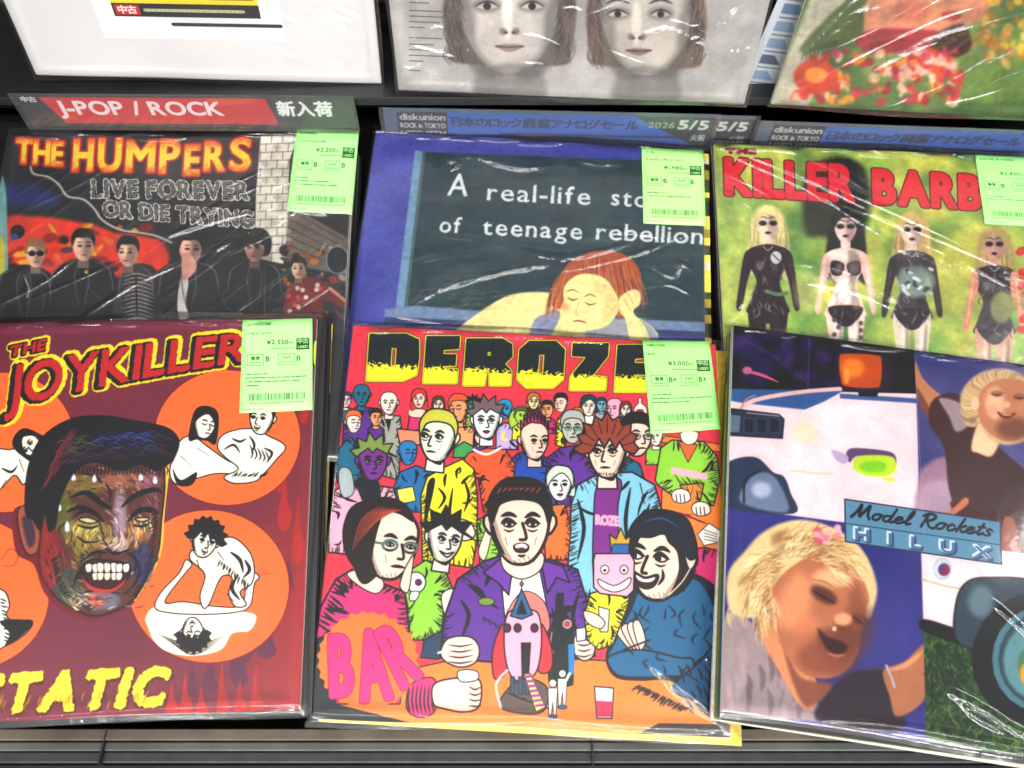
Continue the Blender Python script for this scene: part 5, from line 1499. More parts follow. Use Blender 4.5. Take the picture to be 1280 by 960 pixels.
def art_flyer():
    a = card(700, 420, (238, 237, 240))
    a.shape([(70, 0), (620, 0), (620, 326), (70, 326)], (244, 222, 40), None, 0, False)
    r = random.Random(7)
    for i in range(5):
        x = 80 + i * 72
        a.shape([(x, 165), (x + 52, 165), (x + 52, 262), (x, 262)], [(206, 60, 50), (60, 60, 80), (90, 100, 110), (230, 150, 60), (60, 100, 170)][i], None, 0, False)
        a.shape([(x + 8, 192), (x + 40, 192), (x + 40, 232), (x + 8, 232)], (226, 226, 226), None, 0, False)
    a.text('4/21~5/6', (440, 236), (608, 236), 36, [(2, (30, 30, 30), 0, 0)])
    a.line([(440, 262), (600, 262)], (60, 60, 30), 10, sm=False, alpha=.7)
    a.shape([(70, 284), (620, 284), (620, 334), (70, 334)], (30, 28, 30), None, 0, False)
    a.shape([(78, 290), (170, 290), (170, 328), (78, 328)], (200, 40, 44), None, 0, False)
    a.text('中古', (90, 320), (158, 320), 22, [(1.4, (250, 236, 230), 0, 0)])
    x = 190
    while x < 540:
        l = r.uniform(8, 20); a.line([(x, 309), (x + l, 309)], (226, 220, 180), 12, sm=False, alpha=.85); x += l + 5
    a.line([(280, 362), (690, 362)], (34, 34, 38), 13, sm=False)
    return a


def art_list():
    a = card(200, 560, (214, 220, 226))
    r = random.Random(14)
    for y in range(14, 550, 46):
        c = r.choice([(90, 120, 160), (60, 80, 110), (130, 160, 190), (60, 100, 150)])
        a.shape([(40, y), (40 + r.uniform(50, 130), y), (150, y + 26), (40, y + 26)], c, None, 0, False, alpha=.8)
        for i in range(8):
            a.line([(44 + i * 15, y + 36), (54 + i * 15, y + 36)], (60, 66, 80), 4, sm=False, alpha=.7)
    return a


def art_obi():
    a = card(600, 600, (206, 190, 60))
    r = random.Random(21); y = 0
    while y < 600:
        h = r.uniform(8, 20)
        a.shape([(0, y), (600, y), (600, y + h), (0, y + h)], r.choice([(230, 214, 60), (30, 28, 20), (200, 196, 160), (150, 130, 30), (60, 56, 40), (214, 200, 70)]), None, 0, False)
        y += h
    return a


# ------------------------------------------------------------------ materials
def new_mat(name):
    m = bpy.data.materials.new(name)
    m.use_nodes = True
    nt = m.node_tree
    return m, nt, nt.nodes['Principled BSDF']


def img_node(nt, im, color=True, ext='EXTEND'):
    n = nt.nodes.new('ShaderNodeTexImage')
    n.image = im
    n.extension = ext
    n.interpolation = 'Cubic' if not color else 'Linear'
    im.colorspace_settings.name = 'sRGB' if color else 'Non-Color'
    return n


def mat_print(name, art, rough=.42, spec=.4, edge=None, bump=0):
    m, nt, p = new_mat(name)
    t = img_node(nt, art.image(name))
    nt.links.new(t.outputs[0], p.inputs['Base Color'])
    p.inputs['Roughness'].default_value = rough
    p.inputs['Specular IOR Level'].default_value = spec
    n = nt.nodes.new('ShaderNodeTexNoise'); n.inputs['Scale'].default_value = 900
    tc = nt.nodes.new('ShaderNodeTexCoord'); nt.links.new(tc.outputs['Object'], n.inputs['Vector'])
    b = nt.nodes.new('ShaderNodeBump'); b.inputs['Distance'].default_value = .0002; b.inputs['Strength'].default_value = .15
    nt.links.new(n.outputs[0], b.inputs['Height']); nt.links.new(b.outputs[0], p.inputs['Normal'])
    return m


def mat_plain(name, col, rough=.5, scale=40, amt=.25, metal=0, spec=.5):
    """sRGB 0-255 colour with a little procedural variation"""
    m, nt, p = new_mat(name)
    lin = [((c / 255 + .055) / 1.055) ** 2.4 if c > 10 else c / 255 / 12.92 for c in col]
    tc = nt.nodes.new('ShaderNodeTexCoord')
    n = nt.nodes.new('ShaderNodeTexNoise'); n.inputs['Scale'].default_value = scale; n.inputs['Detail'].default_value = 6
    nt.links.new(tc.outputs['Object'], n.inputs['Vector'])
    r = nt.nodes.new('ShaderNodeValToRGB')
    r.color_ramp.elements[0].position = .3; r.color_ramp.elements[1].position = .7
    r.color_ramp.elements[0].color = (*[c * (1 - amt) for c in lin], 1)
    r.color_ramp.elements[1].color = (*[min(1, c * (1 + amt)) for c in lin], 1)
    nt.links.new(n.outputs[0], r.inputs[0]); nt.links.new(r.outputs[0], p.inputs['Base Color'])
    p.inputs['Roughness'].default_value = rough; p.inputs['Metallic'].default_value = metal
    p.inputs['Specular IOR Level'].default_value = spec
    b = nt.nodes.new('ShaderNodeBump'); b.inputs['Distance'].default_value = .0005; b.inputs['Strength'].default_value = .2
    nt.links.new(n.outputs[0], b.inputs['Height']); nt.links.new(b.outputs[0], p.inputs['Normal'])
    return m


def mat_film(name, bump_im=None, height=.001, rough=.07, ior=1.9, haze=.006, film_noise=.00012, soft=.3):
    """clear plastic film: fresnel reflection over see-through, with its creases as relief"""
    m = bpy.data.materials.new(name); m.use_nodes = True
    nt = m.node_tree; nt.nodes.clear()
    out = nt.nodes.new('ShaderNodeOutputMaterial')
    tr = nt.nodes.new('ShaderNodeBsdfTransparent'); tr.inputs[0].default_value = (.985, .985, .985, 1)
    gl = nt.nodes.new('ShaderNodeBsdfGlossy'); gl.inputs['Roughness'].default_value = rough
    gl.inputs['Color'].default_value = (1, 1, 1, 1)
    df = nt.nodes.new('ShaderNodeBsdfDiffuse'); df.inputs[0].default_value = (.9, .9, .9, 1)
    fr = nt.nodes.new('ShaderNodeFresnel'); fr.inputs[0].default_value = ior
    mx = nt.nodes.new('ShaderNodeMixShader'); mh = nt.nodes.new('ShaderNodeMixShader'); mh.inputs[0].default_value = haze
    nt.links.new(tr.outputs[0], mh.inputs[1]); nt.links.new(df.outputs[0], mh.inputs[2])
    g2 = nt.nodes.new('ShaderNodeBsdfGlossy'); g2.inputs['Roughness'].default_value = min(.5, rough * 2.1)
    mg_ = nt.nodes.new('ShaderNodeMixShader'); mg_.inputs[0].default_value = soft
    nt.links.new(gl.outputs[0], mg_.inputs[1]); nt.links.new(g2.outputs[0], mg_.inputs[2])
    nt.links.new(fr.outputs[0], mx.inputs[0]); nt.links.new(mh.outputs[0], mx.inputs[1]); nt.links.new(mg_.outputs[0], mx.inputs[2])
    nt.links.new(mx.outputs[0], out.inputs[0])
    tc = nt.nodes.new('ShaderNodeTexCoord')
    n = nt.nodes.new('ShaderNodeTexNoise'); n.inputs['Scale'].default_value = 55; n.inputs['Detail'].default_value = 3
    n.inputs['Distortion'].default_value = .8
    nt.links.new(tc.outputs['Object'], n.inputs['Vector'])
    b = nt.nodes.new('ShaderNodeBump'); b.inputs['Distance'].default_value = film_noise; b.inputs['Strength'].default_value = 1
    nt.links.new(n.outputs[0], b.inputs['Height'])
    last = b
    if bump_im is not None:
        t = img_node(nt, bump_im, False)
        b2 = nt.nodes.new('ShaderNodeBump'); b2.inputs['Distance'].default_value = height; b2.inputs['Strength'].default_value = 1
        nt.links.new(t.outputs[0], b2.inputs['Height']); nt.links.new(b.outputs[0], b2.inputs['Normal']); last = b2
    nt.links.new(last.outputs[0], gl.inputs['Normal']); nt.links.new(last.outputs[0], g2.inputs['Normal'])
    return m


# ------------------------------------------------------------------ mesh helpers
def obj(name, verts, faces, mats, parent=None, uvs=None, mi=None, smooth=False):
    me = bpy.data.meshes.new(name)
    me.from_pydata([tuple(v) for v in verts], [], faces)
    for m in (mats if isinstance(mats, list) else [mats]):
        me.materials.append(m)
    if mi:
        for p, i in zip(me.polygons, mi):
            p.material_index = i
    if uvs is not None:
        l = me.uv_layers.new(name='UVMap')
        vi = np.zeros(len(me.loops), np.int32); me.loops.foreach_get('vertex_index', vi)
        l.data.foreach_set('uv', np.asarray(uvs, np.float32)[vi].ravel())
    if smooth:
        me.polygons.foreach_set('use_smooth', [True] * len(me.polygons))
    me.update()
    o = bpy.data.objects.new(name, me)
    COL.objects.link(o)
    if parent:
        o.parent = parent
    return o


def box_data(x0, x1, y0, y1, z0, z1):
    v = [(x0, y0, z0), (x1, y0, z0), (x1, y1, z0), (x0, y1, z0), (x0, y0, z1), (x1, y0, z1), (x1, y1, z1), (x0, y1, z1)]
    f = [(3, 2, 1, 0), (4, 5, 6, 7), (0, 1, 5, 4), (1, 2, 6, 5), (2, 3, 7, 6), (3, 0, 4, 7)]
    return v, f


def box(name, mat, b, parent=None, bevel=0):
    v, f = box_data(*b)
    o = obj(name, v, f, mat, parent)
    if bevel:
        md = o.modifiers.new('bevel', 'BEVEL'); md.width = bevel; md.segments = 2
    return o


def tag(o, label=None, cat=None, group=None, kind=None):
    if label: o['label'] = label
    if cat: o['category'] = cat
    if group: o['group'] = group
    if kind: o['kind'] = kind
    return o


def thing(name, label, cat, group=None, M=None):
    e = bpy.data.objects.new(name, None)
    e.empty_display_size = .03
    COL.objects.link(e)
    if M is not None:
        e.matrix_world = M
    return tag(e, label, cat, group)


def pose_matrix(k):
    R, t, s = POSE[k]
    M = Matrix([list(R[0]) + [t[0]], list(R[1]) + [t[1]], list(R[2]) + [t[2]], [0, 0, 0, 1]])
    return M, s


# ------------------------------------------------------------------ setting
M_black = mat_plain('black_laminate', (26, 26, 28), .45, 30, .3)
M_dark = mat_plain('dark_board', (14, 14, 15), .6, 20, .3)
M_greyrail = mat_plain('grey_rail', (74, 76, 74), .42, 25, .3)
M_brownrail = mat_plain('brown_rail', (84, 74, 66), .5, 25, .35)
M_darkgrey = mat_plain('charcoal_plastic', (48, 50, 52), .4, 60, .2)
M_floor = mat_plain('floor_vinyl', (120, 116, 110), .5, 8, .15)
M_wall = mat_plain('wall_paint', (196, 192, 186), .8, 5, .05)
M_edge = mat_plain('card_edge', (214, 208, 196), .7, 300, .12)

v, f = box_data(-5, 5, -9, 4.2, -.02, 0)
tag(obj('floor', v, f, M_floor), kind='structure')
v, f = box_data(-5, 5, 4.2, 4.3, 0, 3)
tag(obj('wall', v, f, M_wall), kind='structure')

rack = thing('display_rack', 'black record rack with stepped trays and a grey front rail under all the records', 'display rack')
box('cabinet', M_black, (-.62, .95, .06, .95, .0, .70), rack, .003)
# sloping tray floors for the two rows of stacks
def slab(name, mat, x0, x1, ya, za, yb, zb, th, parent):
    v = [(x0, ya, za - th), (x1, ya, za - th), (x1, yb, zb - th), (x0, yb, zb - th), (x0, ya, za), (x1, ya, za), (x1, yb, zb), (x0, yb, zb)]
    return obj(name, v, box_data(0, 1, 0, 1, 0, 1)[1], mat, parent)
slab('tray_floor', M_dark, -.62, .95, .08, .745, .40, .825, .01, rack)
slab('tray_floor', M_dark, -.62, .95, .30, .80, .70, .875, .01, rack)
box('riser', M_dark, (-.62, .95, .405, .412, .70, .835), rack)
box('back_panel', M_dark, (-.9, 1.2, .74, .755, .70, 1.7), rack)
box('shelf_ledge', M_black, (-.62, .95, .612, .74, .958, .9665), rack, .0006)
box('shelf_rail', M_darkgrey, (-.62, .95, .705, .712, 1.0, 1.012), rack, .001)
box('shelf_rail', M_darkgrey, (-.62, .95, .705, .712, 1.035, 1.047), rack, .001)
box('front_rail', M_brownrail, (-.47, .80, .0925, .1005, .70, .792), rack, .0008)
box('front_rail', M_greyrail, (-.60, .80, .0855, .0915, .70, .789), rack, .0008)
box('front_rail', M_darkgrey, (-.60, .80, .0775, .0848, .70, .787), rack, .0008)
box('front_rail', M_black, (-.60, .80, .0725, .0768, .70, .782), rack, .0008)
box('front_rail', M_greyrail, (-.25, .80, .060, .0718, .70, .777), rack, .0008)
for x0 in (-.31, .06, .43):
    box('rail_joint', M_dark, (x0, x0 + .0012, .0758, .1007, .78, .7925), rack)
box('side_panel', M_black, (-.64, -.622, .06, .74, .0, 1.3), rack, .002)

# ------------------------------------------------------------------ stacks of further records under the top ones
SPINES = [mat_plain('spine_' + n, c, .5, 200, .2) for n, c in (('black', (30, 28, 30)), ('white', (206, 202, 194)), ('red', (150, 30, 34)), ('olive', (110, 112, 40)), ('teal', (30, 84, 90)), ('brown', (96, 66, 46)), ('yellow', (206, 184, 52)))]
M_obi = mat_print('striped_obi', art_obi())
rs = random.Random(77)
COLN = {'A': 'left front stack', 'B': 'middle front stack', 'C': 'right front stack',
        'D': 'left rear stack', 'E': 'middle rear stack', 'F': 'right rear stack'}
jm = {}
for k in 'DEFABC':
    Mx, s = pose_matrix(k)
    for i in range(1, 9 if k in 'DEF' else 7):
        if k == 'E' and i in (1, 2):
            m = M_obi
        elif k == 'B' and i == 1:
            m = SPINES[6]
        else:
            m = rs.choice(SPINES[:1] * 3 + SPINES)
        key = m.name
        if key not in jm:
            vv, ff = box_data(0, .315, -.315, 0, -.0035, 0)
            uv = [(x / .315, 1 + y / .315) for x, y, z in vv]
            me_o = obj('record_sleeve', vv, ff, m, uvs=uv)
            jm[key] = me_o.data
            o = me_o
        else:
            o = bpy.data.objects.new('record_sleeve', jm[key]); COL.objects.link(o)
        ox = {'E': (.013 + .001 * i) if i < 3 else .006, 'D': .002 + .0008 * i, 'B': .012 if i == 1 else -.001, 'A': .0015 + .0006 * i}.get(k, 0) + rs.uniform(-.0012, .0012)
        oy = rs.uniform(0, .003)
        if k == 'B' and i == 1: oy = -.0003
        o.matrix_world = Mx @ Matrix.Translation((ox, oy, -.0004 - .0048 * i)) @ Matrix.Rotation(-.012 if (k == 'B' and i == 1) else rs.uniform(-.004, .004), 4, 'Z')
        tag(o, ('yellow and black striped' if m is M_obi else 'plain ' + m.name.split('_')[1]) + ' sleeve, ' + ('second', 'third', 'fourth', 'fifth', 'sixth', 'seventh', 'eighth', 'ninth')[i - 1] + ' down in the ' + COLN[k], 'record', 'records in the ' + COLN[k].split(',')[0])

# ------------------------------------------------------------------ creases of the plastic sleeves
GAIN = 2.2


class Crease:
    def __init__(self, k, N=900):
        self.k = k; self.N = N
        self.a = Art(N, N, (0, 0, 0), lambda p: on_sleeve(k, p) * N)
        R, t, s = POSE[k]
        c = np.array(t) + np.array(R) @ np.array([s / 2, -s / 2, 0])
        self.sc = N / (s * F_PX / -(RC.T @ (c - CAM))[2])
        self.H = np.zeros((N, N), np.float32)

    def line(self, pts, amp=.5, w=2.2, sharp=True):
        w = w * 1.75; amp = amp * 1.25; sharp = False
        P = self.a.T(smooth_pts(pts, 6, False) if len(pts) > 2 else np.array(pts, float))
        ww = np.zeros(len(P))
        r = self.a.sdf([P], w * self.sc * 3.2 + 2, False, ww)
        if r is None:
            return
        (x0, y0, x1, y1), D = r
        q = D / (w * self.sc)
        h = 1 / (1 + q ** 2) ** 1.5 if sharp else np.exp(-q * q)
        n = fbm(self.N, self.N, 22, 5)[y0:y1, x0:x1]
        # fade towards the ends
        L = np.hypot(*(P[-1] - P[0])) + 1e-6
        m = (P[0] + P[-1]) / 2
        X = np.arange(x0, x1)[None, :] - m[0]; Y = np.arange(y0, y1)[:, None] - m[1]
        u = (X * (P[-1] - P[0])[0] + Y * (P[-1] - P[0])[1]) / L / L
        fade = np.clip(1.15 - (2 * np.abs(u)) ** 3, 0, 1)
        self.H[y0:y1, x0:x1] += amp * GAIN * (1.3 if self.k in 'DEF' else 1.2 if self.k in 'GHI' else 1.0) * h * ((0.35 + 1.3 * n) if self.k not in 'ABC' else (.75 + .25 * n)) * fade

    def ridges(self, ang, f1, f2, amp, seed, mask=None, power=5):
        N = self.N
        y, x = np.mgrid[0:N, 0:N].astype(np.float32) / N
        wv = fbm(N, N, 5, seed + 7) - .5
        u = (x * math.cos(ang) + y * math.sin(ang)) + wv * .10
        v = (-x * math.sin(ang) + y * math.cos(ang)) + wv * .16
        big = fbm(512, 512, 40, seed, 2)
        iu = ((u * f1 * 7) % 511); iv = ((v * f2 * 7) % 511)
        i0 = iu.astype(int); j0 = iv.astype(int); fu = iu - i0; fv = iv - j0
        g = big[j0, i0] * (1 - fu) * (1 - fv) + big[j0, (i0 + 1) % 512] * fu * (1 - fv) + big[(j0 + 1) % 512, i0] * (1 - fu) * fv + big[(j0 + 1) % 512, (i0 + 1) % 512] * fu * fv
        r = (1 - np.abs(2 * g - 1) * 1.6).clip(0, 1) ** power
        if mask is not None:
            r = r * mask
        self.H += amp * r

    def region(self, cx, cy, rx, ry):
        N = self.N
        c = self.a.T([(cx, cy)])[0]
        y, x = np.mgrid[0:N, 0:N]
        d = ((x - c[0]) / (rx * self.sc)) ** 2 + ((y - c[1]) / (ry * self.sc)) ** 2
        return np.exp(-d).astype(np.float32)

    def image(self):
        mx = max(self.H.max(), .001)
        im = bpy.data.images.new('creases_' + self.k, self.N, self.N, alpha=False, float_buffer=True)
        H = self.H / mx
        H = (H + np.roll(H, 1, 0) + np.roll(H, -1, 0) + np.roll(H, 1, 1) + np.roll(H, -1, 1)) / 5
        buf = np.ones((self.N, self.N, 4), np.float32)
        buf[..., :3] = H[::-1, :, None]
        im.pixels.foreach_set(buf.ravel()); im.update(); im.pack()
        return im, mx * .001


def creases(k):
    c = Crease(k)
    if k == 'A':
        c.line([(-40, 900), (100, 893), (250, 884), (372, 878)], 1.5, 2.6)
        c.line([(-10, 874), (120, 876), (260, 870)], .10, 3)
        c.line([(60, 420), (170, 414), (300, 408)], .12, 2)
    if k == 'B':
        c.line([(382, 888), (470, 893), (590, 897), (700, 894)], 1.4, 2.6)
        c.line([(810, 828), (850, 858), (890, 888), (926, 914)], 1.0, 2.6)
        c.line([(830, 850), (868, 880), (916, 912)], .6, 2.2)
        c.line([(650, 896), (760, 904), (900, 912)], .6, 2.2)
        c.line([(880, 820), (900, 832)], .3, 2)
        c.line([(470, 430), (620, 424), (800, 436)], .08, 3)
    if k == 'C':
        c.line([(1030, 902), (1120, 908), (1200, 920), (1290, 938)], 1.0, 2.6)
        c.line([(1180, 862), (1224, 884), (1262, 908), (1290, 922)], 1.0, 2.4)
        c.line([(1190, 866), (1216, 894), (1258, 916)], .5, 2.2)
        c.line([(1236, 752), (1262, 774), (1290, 800)], .7, 2.2)
        c.line([(950, 414), (1000, 416), (1084, 426)], .6, 1.8)
        c.line([(1195, 440), (1210, 446), (1240, 444)], .5, 1.8)
        c.line([(1240, 452), (1290, 460)], .5, 1.8)
        c.line([(930, 400), (970, 444), (1040, 486)], .12, 2)
        c.line([(960, 400), (1020, 450), (1080, 480)], .10, 2)
    if k == 'D':
        r = random.Random(31)
        for i in range(26):
            x = r.uniform(60, 430); y = r.uniform(200, 385); l = r.uniform(60, 200); t = r.uniform(-.72, -.40)
            dx, dy = l * math.cos(t) / 2, l * math.sin(t) / 2
            c.line([(x - dx, y - dy), (x, y + r.uniform(-5, 5)), (x + dx, y + dy)], r.uniform(.12, .38), r.uniform(1.3, 2.4))
        c.line([(230, 288), (290, 248), (330, 232)], .8, 2)
        c.line([(190, 300), (260, 280), (330, 262)], .6, 2)
        c.line([(300, 290), (330, 262), (420, 268)], .5, 2.4)
        c.line([(330, 240), (390, 220), (445, 214)], .6, 1.8)
        c.line([(360, 232), (410, 226), (440, 232)], .4, 1.6)
        c.line([(0, 380), (60, 350), (120, 300)], .5, 2)
        c.line([(100, 400), (180, 350), (300, 300)], .5, 2)
        for x in (30, 90, 150, 210):
            c.line([(x - 12, 168), (x, 172), (x + 16, 167)], .5, 1.8)
    if k == 'E':
        c.line([(552, 206), (590, 196), (650, 210), (704, 204)], .8, 2.6)
        c.line([(556, 198), (572, 204), (566, 214)], .5, 2)
        c.line([(720, 200), (750, 206), (780, 204)], .5, 2.4)
        c.line([(500, 394), (540, 366), (620, 342), (690, 330)], .6, 2.4)
        c.line([(640, 310), (690, 322), (740, 318), (800, 300)], .8, 2.6)
        c.line([(700, 340), (740, 332), (800, 316), (860, 292)], .5, 2.2)
        c.line([(745, 282), (780, 290), (850, 300)], .5, 2.2)
        c.line([(808, 330), (840, 346), (850, 330), (870, 340)], .6, 2.2)
        c.line([(800, 360), (838, 356), (870, 372)], .4, 2)
        c.line([(516, 330), (560, 320), (620, 316)], .3, 2.2)
        c.line([(515, 286), (560, 296), (600, 300)], .35, 2)
        c.line([(470, 390), (560, 404), (700, 408)], .5, 2)
        c.line([(620, 174), (640, 168), (660, 176)], .6, 1.6)
        c.ridges(.25, 1.6, 4, .22, 3, c.region(760, 330, 150, 80))
    if k == 'F':
        for i, (p, q, am) in enumerate((((905, 190), (1110, 300), .9), ((915, 186), (1180, 316), .8), ((940, 196), (1270, 340), .7), ((903, 215), (1000, 280), .5),
                                        ((1000, 240), (1290, 352), .6), ((1060, 270), (1280, 370), .5), ((905, 240), (980, 300), .4), ((985, 330), (1090, 352), .6),
                                        ((1000, 352), (1130, 392), .5), ((960, 180), (1100, 250), .4))):
            m = ((p[0] + q[0]) / 2 + 4, (p[1] + q[1]) / 2 - 6)
            c.line([p, m, q], am, 2.0)
        c.line([(910, 350), (925, 380), (900, 410)], .4, 2.4)
        c.ridges(.5, 1.2, 5, .25, 6, c.region(1120, 340, 120, 60))
        for x in (1120, 1150, 1185):
            c.line([(x - 14, 186 + (x - 1100) * .04), (x, 190 + (x - 1100) * .04), (x + 14, 185 + (x - 1100) * .04)], .5, 1.8)
    if k == 'G':
        r = random.Random(5)
        for i in range(12):
            x = r.uniform(340, 460); y = r.uniform(5, 84)
            c.line([(x - r.uniform(8, 26), y - 8), (x, y + r.uniform(-6, 6)), (x + 12, y + 6), (x + r.uniform(10, 24), y + r.uniform(-10, 14))], r.uniform(.2, .5), 2.2)
        c.ridges(.4, 2, 3, .16, 8, c.region(410, 40, 80, 60))
    if k == 'H':
        r = random.Random(6)
        for i in range(26):
            x = r.uniform(500, 945); y = r.uniform(0, 105); l = r.uniform(10, 34); t = r.uniform(-1.2, .4)
            c.line([(x - l * math.cos(t), y - l * math.sin(t)), (x + r.uniform(-5, 5), y + r.uniform(-5, 5)), (x + l * math.cos(t), y + l * math.sin(t))], r.uniform(.15, .45), r.uniform(1.6, 2.6))
        c.line([(870, 30), (840, 20), (810, 62), (830, 78), (870, 50)], .6, 2.4)
        c.line([(955, 10), (925, 60), (895, 110)], .5, 3)
        c.ridges(-.6, 2, 3, .2, 18, c.region(860, 60, 120, 80))
        c.ridges(.3, 2, 3, .14, 28, c.region(600, 30, 120, 60))
    if k == 'I':
        r = random.Random(16)
        for i in range(22):
            x = r.uniform(1000, 1280); y = r.uniform(0, 125); l = r.uniform(30, 90); t = r.uniform(-.65, -.2)
            c.line([(x - l * math.cos(t), y - l * math.sin(t)), (x, y + r.uniform(-4, 4)), (x + l * math.cos(t), y + l * math.sin(t))], r.uniform(.15, .5), r.uniform(1.6, 2.6))
        c.line([(1005, 70), (1060, 10), (1090, -10)], .6, 2.6)
    WIDE = {'E': [([(540, 212), (600, 202), (660, 212), (720, 206)], .7, 6), ([(610, 318), (670, 330), (730, 326)], .9, 7), ([(790, 300), (830, 326), (868, 318)], .6, 6), ([(520, 380), (560, 352), (620, 336)], .6, 6)],
            'F': [([(995, 336), (1050, 348), (1120, 376)], .9, 7), ([(930, 205), (1040, 262), (1150, 318)], .7, 6), ([(1100, 300), (1190, 330), (1275, 350)], .7, 6)],
            'D': [([(200, 300), (280, 262), (340, 240)], .7, 6), ([(300, 296), (360, 268), (430, 262)], .7, 6), ([(10, 350), (70, 318), (120, 280)], .5, 6)],
            'G': [([(380, 10), (420, 40), (440, 80)], .5, 5)],
            'H': [([(560, 100), (590, 60), (600, 20)], .6, 6), ([(700, 90), (730, 50), (720, 10)], .6, 6), ([(860, 90), (890, 50), (930, 10)], .8, 7), ([(780, 60), (830, 40), (880, 60)], .7, 5)],
            'I': [([(990, 90), (1050, 40), (1110, -5)], .8, 7), ([(1080, 100), (1150, 60), (1230, 30)], .8, 6), ([(1180, 110), (1240, 80), (1290, 60)], .6, 6)]}
    for p_, am, w_ in WIDE.get(k, []):
        c.line(p_, am, w_)
    TOP = {'A': ((0, 402), (396, 398)), 'B': ((442, 408), (895, 430)), 'C': ((917, 406), (1280, 457)), 'D': ((14, 166), (441, 167)), 'E': ((470, 163), (880, 187)), 'F': ((893, 179), (1280, 196))}
    if k in TOP:
        (xa, ya), (xb, yb) = TOP[k]; r = random.Random(ord(k) * 3)
        for i in range(11):
            t = r.uniform(.03, .97); x = xa + (xb - xa) * t; y = ya + (yb - ya) * t + r.uniform(1.5, 7); l = r.uniform(8, 34)
            c.line([(x - l, y - l * .03 + r.uniform(-1, 1)), (x, y + r.uniform(-1.5, 2.5)), (x + l, y + l * .03 + r.uniform(-1, 1))], r.uniform(.3, .9), r.uniform(.9, 1.5))
    c.ridges({'D': -.55, 'F': .5, 'I': -.45, 'H': .2}.get(k, .15), 1.1, 2.4, {'A': .03, 'B': .03, 'C': .05, 'G': .05, 'D': .12, 'F': .10, 'E': .08, 'H': .1, 'I': .12}[k], 40 + ord(k), power=4)
    return c.image()


# ------------------------------------------------------------------ the nine records in plastic
def film_z(x, y, s, seed):
    """height of the plastic above the jacket face at local x right, y up (negative)"""
    d = np.minimum(np.minimum(x, s - x), np.minimum(-y, s + y))
    und = (np.sin(x * 31 + seed) * np.cos(y * 23 + seed * 1.7) + .6 * np.sin(x * 57 - y * 41 + seed * 2.3)) * .00035
    z = .0011 + und * np.clip(d / .03, 0, 1) + .0006 * np.exp(-((d - .006) / .004) ** 2)
    o = np.clip(-d, 0, None)
    z = z - .45 * o
    wob = (np.sin(x * 190 + seed * 3) * .5 + np.sin(x * 83 + seed)) * .0008
    z = z + wob * (y > -.004) * np.clip(1 - np.abs(y - .002) / .006, 0, 1)
    return np.maximum(z, -.0045)


def make_record(k, art, label, extras=(), mg=(.003, .0032, .006, .0045), rough=.17):
    M, s = pose_matrix(k)
    root = thing('record_sleeve', label, 'record', 'records facing up at the front of each stack', M)
    # jacket: a thin card box with softly rounded corners
    nseg = 3; rad = .0015; pts = []
    for cx, cy, a0 in ((s - rad, -rad, 0), (rad, -rad, 90), (rad, -s + rad, 180), (s - rad, -s + rad, 270)):
        for i in range(nseg + 1):
            t = math.radians(a0 + 90 * i / nseg)
            pts.append((cx + rad * math.cos(t), cy + rad * math.sin(t)))
    n = len(pts)
    ins = [(s / 2 + (x - s / 2) * (1 - .0012 / s * 2), -s / 2 + (y + s / 2) * (1 - .0012 / s * 2)) for x, y in pts]
    vv = [(x, y, 0) for x, y in ins] + [(x, y, -.0006) for x, y in pts] + [(x, y, -.0034) for x, y in pts]
    ff = [tuple(range(n))]; mi = [0]
    for r_ in (0, 1):
        for i in range(n):
            j = (i + 1) % n
            ff.append((r_ * n + j, r_ * n + i, (r_ + 1) * n + i, (r_ + 1) * n + j)); mi.append(0 if r_ == 0 else 1)
    ff.append(tuple(reversed(range(2 * n, 3 * n)))); mi.append(1)
    uv = [(x / s, 1 + y / s) for x, y, z in vv]
    obj('jacket', vv, ff, [mat_print('cover_print_' + k, art), M_edge], root, uv, mi)
    # plastic outer sleeve
    seed = ord(k) * .7
    l_, r_, t_, b_ = mg
    nx = 120
    def axis(a, b):
        e = np.linspace(0, 1, nx)
        e = .5 - .5 * np.cos(np.pi * e) * (1 - .25 * np.sin(np.pi * e))   # denser near the edges
        return a + (b - a) * e
    X = axis(-l_, s + r_); Y = axis(-s - b_, t_)
    GX, GY = np.meshgrid(X, Y)
    # the free edge of the bag is not perfectly straight
    ex = GX + .0008 * np.sin(GY * 40 + seed) * (np.abs(GX - s / 2) / (s / 2)) ** 8
    ey = GY + .0012 * np.sin(GX * 26 + seed * 2) * (np.abs(GY + s / 2) / (s / 2)) ** 8
    Z = film_z(GX, GY, s, seed)
    vv = np.stack([ex, ey, Z], -1).reshape(-1, 3)
    ii = np.arange(nx * nx).reshape(nx, nx)
    ff = np.stack([ii[:-1, :-1], ii[:-1, 1:], ii[1:, 1:], ii[1:, :-1]], -1).reshape(-1, 4).tolist()
    uv = np.stack([GX / s, 1 + GY / s], -1).reshape(-1, 2)
    im, hgt = creases(k)
    film = mat_film('clear_film_' + k, im, hgt, rough * (.75 if k in 'ABC' else 1), {'A': 1.5, 'B': 1.5, 'C': 1.55, 'D': 1.66, 'E': 1.62, 'F': 1.66}.get(k, 1.8), .004 if k in 'ABCEF' else .012, .00012 if k in 'ABCG' else .0003, .2 if k in 'ABC' else .3)
    obj('plastic_sleeve', vv, ff, film, root, uv, smooth=True)
    for e in extras:
        e(root, k, s, seed)
    return root


